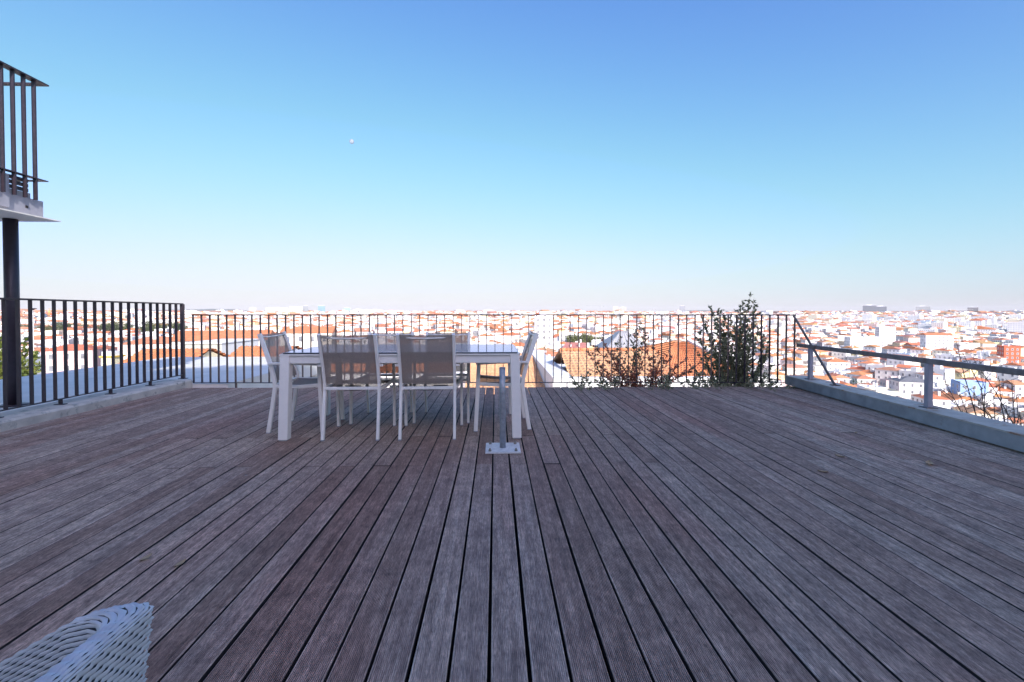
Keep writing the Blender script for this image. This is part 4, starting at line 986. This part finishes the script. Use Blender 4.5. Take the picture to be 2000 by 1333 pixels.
shrub('red_tipped_shrub', 'broad shrub with reddish young leaves behind the far railing', at_y(1255, 800, 7.0), tipsv([(1150, 690), (1162, 678), (1178, 668), (1190, 684), (1205, 700), (1170, 710), (1158, 725), (1225, 715), (1240, 700), (1262, 690), (1255, 665), (1275, 675), (1290, 700), (1305, 690), (1320, 715), (1335, 705), (1350, 725), (1280, 725), (1215, 730), (1300, 735), (1245, 735), (1365, 710), (1185, 735), (1310, 700)], 7.0, .12, 4), 'leaf_red', .054, .25, 8, 32, (.08, .2), (.3, 1.0), .006, .2)
shrub('dark_sprig_shrub', 'thin dark green sprigs above the reddish shrub', at_y(1225, 800, 7.1), tipsv([(1250, 636), (1258, 642), (1240, 650), (1228, 655), (1213, 662), (1235, 668), (1262, 655), (1160, 700), (1205, 672)], 7.1, .05, 5), 'leaf_olive', .05, .26, 6, 33, (.06, .15), (.05, .5), .005, .08)
for k, (px, n_, wh) in enumerate(((1140, 5, 'at the bare end of the plant row'), (1185, 6, 'at the foot of the reddish shrub'), (1280, 6, 'in front of the reddish shrub stems'), (1345, 6, 'between the reddish and the tall olive shrub'), (1392, 5, 'beside the tall olive shrub'), (1440, 6, 'at the foot of the tall olive shrub'), (1490, 5, 'on the beam side of the olive shrub'), (1525, 4, 'next to the end of the steel beam'))):
    rn = random.Random(50 + k); tp = [(px + rn.uniform(-26, 26), rn.uniform(730, 748)) for _ in range(n_)]
    shrub('low_plant', 'small leafy plant under the far railing ' + wh, at_y(px, 792, 5.87), tipsv(tp, 6.82, .06, k), 'leaf_olive', .046, .28, 5, 60 + k, (.05, .13), (.2, .8), .004, .06, 'plant')['group'] = 'low plants along the deck edge'
# nearly bare shrub beyond the edge beam on the right
bx, by = 5.15, 4.25
shrub('bare_shrub', 'almost leafless twiggy shrub beyond the steel edge beam', (bx, by, -.7), [at_y(px, py, by + dy) for px, py, dy in ((1868, 668, .1), (1880, 690, 0), (1845, 745, 0), (1900, 700, .15), (1925, 735, -.1), (1950, 735, 0), (1975, 745, .1), (1985, 770, 0), (1870, 760, .1), (1940, 770, .1), (1990, 800, 0), (1855, 795, 0), (1915, 780, -.05), (1965, 790, 0), (1895, 760, 0))], 'leaf_olive', .022, .3, 1, 41, (.14, .32), (.1, .6), .008, .14)
# sunlit leafy shrub beyond the side terrace at the left
shrub('yellow_green_shrub', 'sunlit yellow green bush behind the round column', (-13.6, 12.4, -4.5), [at_y(px, py, 12.4 + dy) for px, py, dy in ((-20, 655, 0), (0, 660, .2), (12, 655, 0), (8, 690, .2), (-10, 680, 0), (5, 715, .2), (50, 664, .1), (48, 690, .2), (60, 705, 0), (72, 690, .2), (66, 725, 0), (45, 725, .1), (75, 715, 0), (-30, 700, 0), (20, 700, .3), (30, 680, 0))], 'leaf_yel', .11, .36, 6, 42, (.1, .28), (.2, .9), .012, .25)

# ------------------------------------------------------------------ cranes, mast, moon
M['cranep'] = simple('crane_paint', (.55, .32, .06), .6); M['craneg'] = simple('crane_grey', (.35, .36, .37), .6); M['lamp'] = simple('mast_white', (.75, .74, .70), .6)
p0 = at_d(66, 735, 150); p1 = at_d(66, 606, 150); r_ = empty('light_mast', (p0.x, p0.y, ground_z(p0.x, p0.y))); tag(r_, 'tall slender white light mast with dark head beyond the kerb railing', 'mast')
zt = p1.z - r_.location.z; mb = MB(); mb.tube([(0, 0, -1), (0, 0, zt * .5), (0, 0, zt)], [.28, .22, .14], 8); mb.build('pole', M['lamp'], r_)
mb = MB(); mb.tube([(0, 0, zt), (0, 0, zt + .35)], [.3, .55], 10)
for k in range(6): a = k * math.pi / 3; mb.box((math.cos(a) * .7 - .22, math.sin(a) * .7 - .22, zt + .36), (math.cos(a) * .7 + .22, math.sin(a) * .7 + .22, zt + .62))
mb.build('lamp_head', M['rail'], r_)
def crane(label, px, py, d, j0, j1, mat, dy=0):
    p = at_d(px, py, d); g = ground_z(p.x, p.y); r_ = empty('tower_crane', (p.x, p.y, g), -math.atan2(p.x, p.y)); tag(r_, label, 'crane'); H = p.z - g; s = d / FPX
    mb = MB(); w_ = .9
    for a, b_ in ((-1, -1), (1, -1), (1, 1), (-1, 1)): mb.bar((a * w_, b_ * w_, -1), (a * w_, b_ * w_, H), .28, .28)
    for k in range(int(H / 2.5)):
        mb.bar((-w_, -w_, k * 2.5), (w_, -w_, k * 2.5 + 2.5), .16, .16); mb.bar((w_, w_, k * 2.5), (-w_, w_, k * 2.5 + 2.5), .16, .16)
    mb.build('mast', mat, r_)
    mb = MB(); x0, x1 = (j0 - px) * s, (j1 - px) * s
    mb.bar((x0, -.5, H), (x1, -.5, H + dy), .3, .3); mb.bar((x0, .5, H), (x1, .5, H + dy), .3, .3); mb.bar((x0, 0, H + 1.3), (x1, 0, H + dy + 1.3), .3, .3)
    n_ = int((x1 - x0) / 2.5)
    for k in range(n_):
        t, u = k / n_, (k + 1) / n_; mb.bar((x0 + (x1 - x0) * t, 0, H + dy * t + 1.3), (x0 + (x1 - x0) * u, -.5, H + dy * u), .18, .18)
    mb.build('jib', mat, r_)
    mb = MB(); mb.box((-1.2, -1.0, H - 2.6), (1.2, 1.0, H - .3)); mb.build('cab', mat, r_)
    e = x0 if abs(x0) < abs(x1) else x1; mb = MB(); mb.box((e * .75 - 1.6, -.8, H - 2.2), (e * .75 + 1.6, .8, H - .2)); mb.build('counterweight', M['craneg'], r_)
    mb = MB(); mb.bar((0, 0, H), (0, 0, H + 5), .5, .5); mb.bar((0, 0, H + 4.8), (x1 * .7, 0, H + dy * .7 + 1.3), .14, .14); mb.bar((0, 0, H + 4.8), (x0 * .7, 0, H + 1.3), .14, .14); mb.build('apex', mat, r_)
crane('orange yellow tower crane above the houses behind the kerb railing', 96, 608, 800, 88, 148, M['cranep'])
crane('grey tower crane rising over the middle of the long railing', 1172, 598, 1700, 1145, 1181, M['craneg'], 0)
crane('small distant tower crane with flat jib near the beige slab towers', 1275, 604, 1500, 1268, 1281, M['craneg'])
crane('pale tower crane with long jib near the grey high-rise', 1857, 605, 1900, 1846, 1888, M['lamp'])
m, nt, b = new_mat('moon_dust'); v = coords(nt, 'Object'); c = ramp(nt, noise_n(nt, v, .012, 4), [(.4, (.30, .30, .30)), (.6, (.5, .5, .5))])
nt.links.new(c, b.inputs['Base Color']); b.inputs['Roughness'].default_value = 1; tr = N(nt, 'ShaderNodeBsdfTransparent'); mx = N(nt, 'ShaderNodeMixShader'); mx.inputs[0].default_value = .6
nt.links.new(b.outputs[0], mx.inputs[1]); nt.links.new(tr.outputs[0], mx.inputs[2]); nt.links.new(mx.outputs[0], nt.nodes['Material Output'].inputs[0])
p = at_d(687, 277, 14000); mb = MB(); vs_ = []; rm = 72
for i in range(13):
    for k in range(24):
        a, t = 2 * math.pi * k / 24, math.pi * i / 12; vs_.append((rm * math.sin(t) * math.cos(a), rm * math.sin(t) * math.sin(a), rm * math.cos(t)))
mb.add(vs_, [(i*24+k, (i+1)*24+k, (i+1)*24+(k+1) % 24, i*24+(k+1) % 24) for i in range(12) for k in range(24)], smooth=True)
o = mb.build('moon', m); o.location = p; tag(o, 'pale daytime moon in the blue sky', 'moon')

# ------------------------------------------------------------------ haze
HAZE = 6e-5
if HAZE:
    mb = MB(); mb.box((-9800, -500, -75), (9800, 9900, 130)); m = bpy.data.materials.new('haze_air'); m.use_nodes = True; nt = m.node_tree; nt.nodes.clear()
    out = nt.nodes.new('ShaderNodeOutputMaterial'); pv = nt.nodes.new('ShaderNodeVolumePrincipled'); pv.inputs['Density'].default_value = HAZE; pv.inputs['Color'].default_value = (.95, .96, 1, 1); pv.inputs['Anisotropy'].default_value = 0.0
    nt.links.new(pv.outputs[0], out.inputs['Volume']); stuff(mb.build('haze', m))
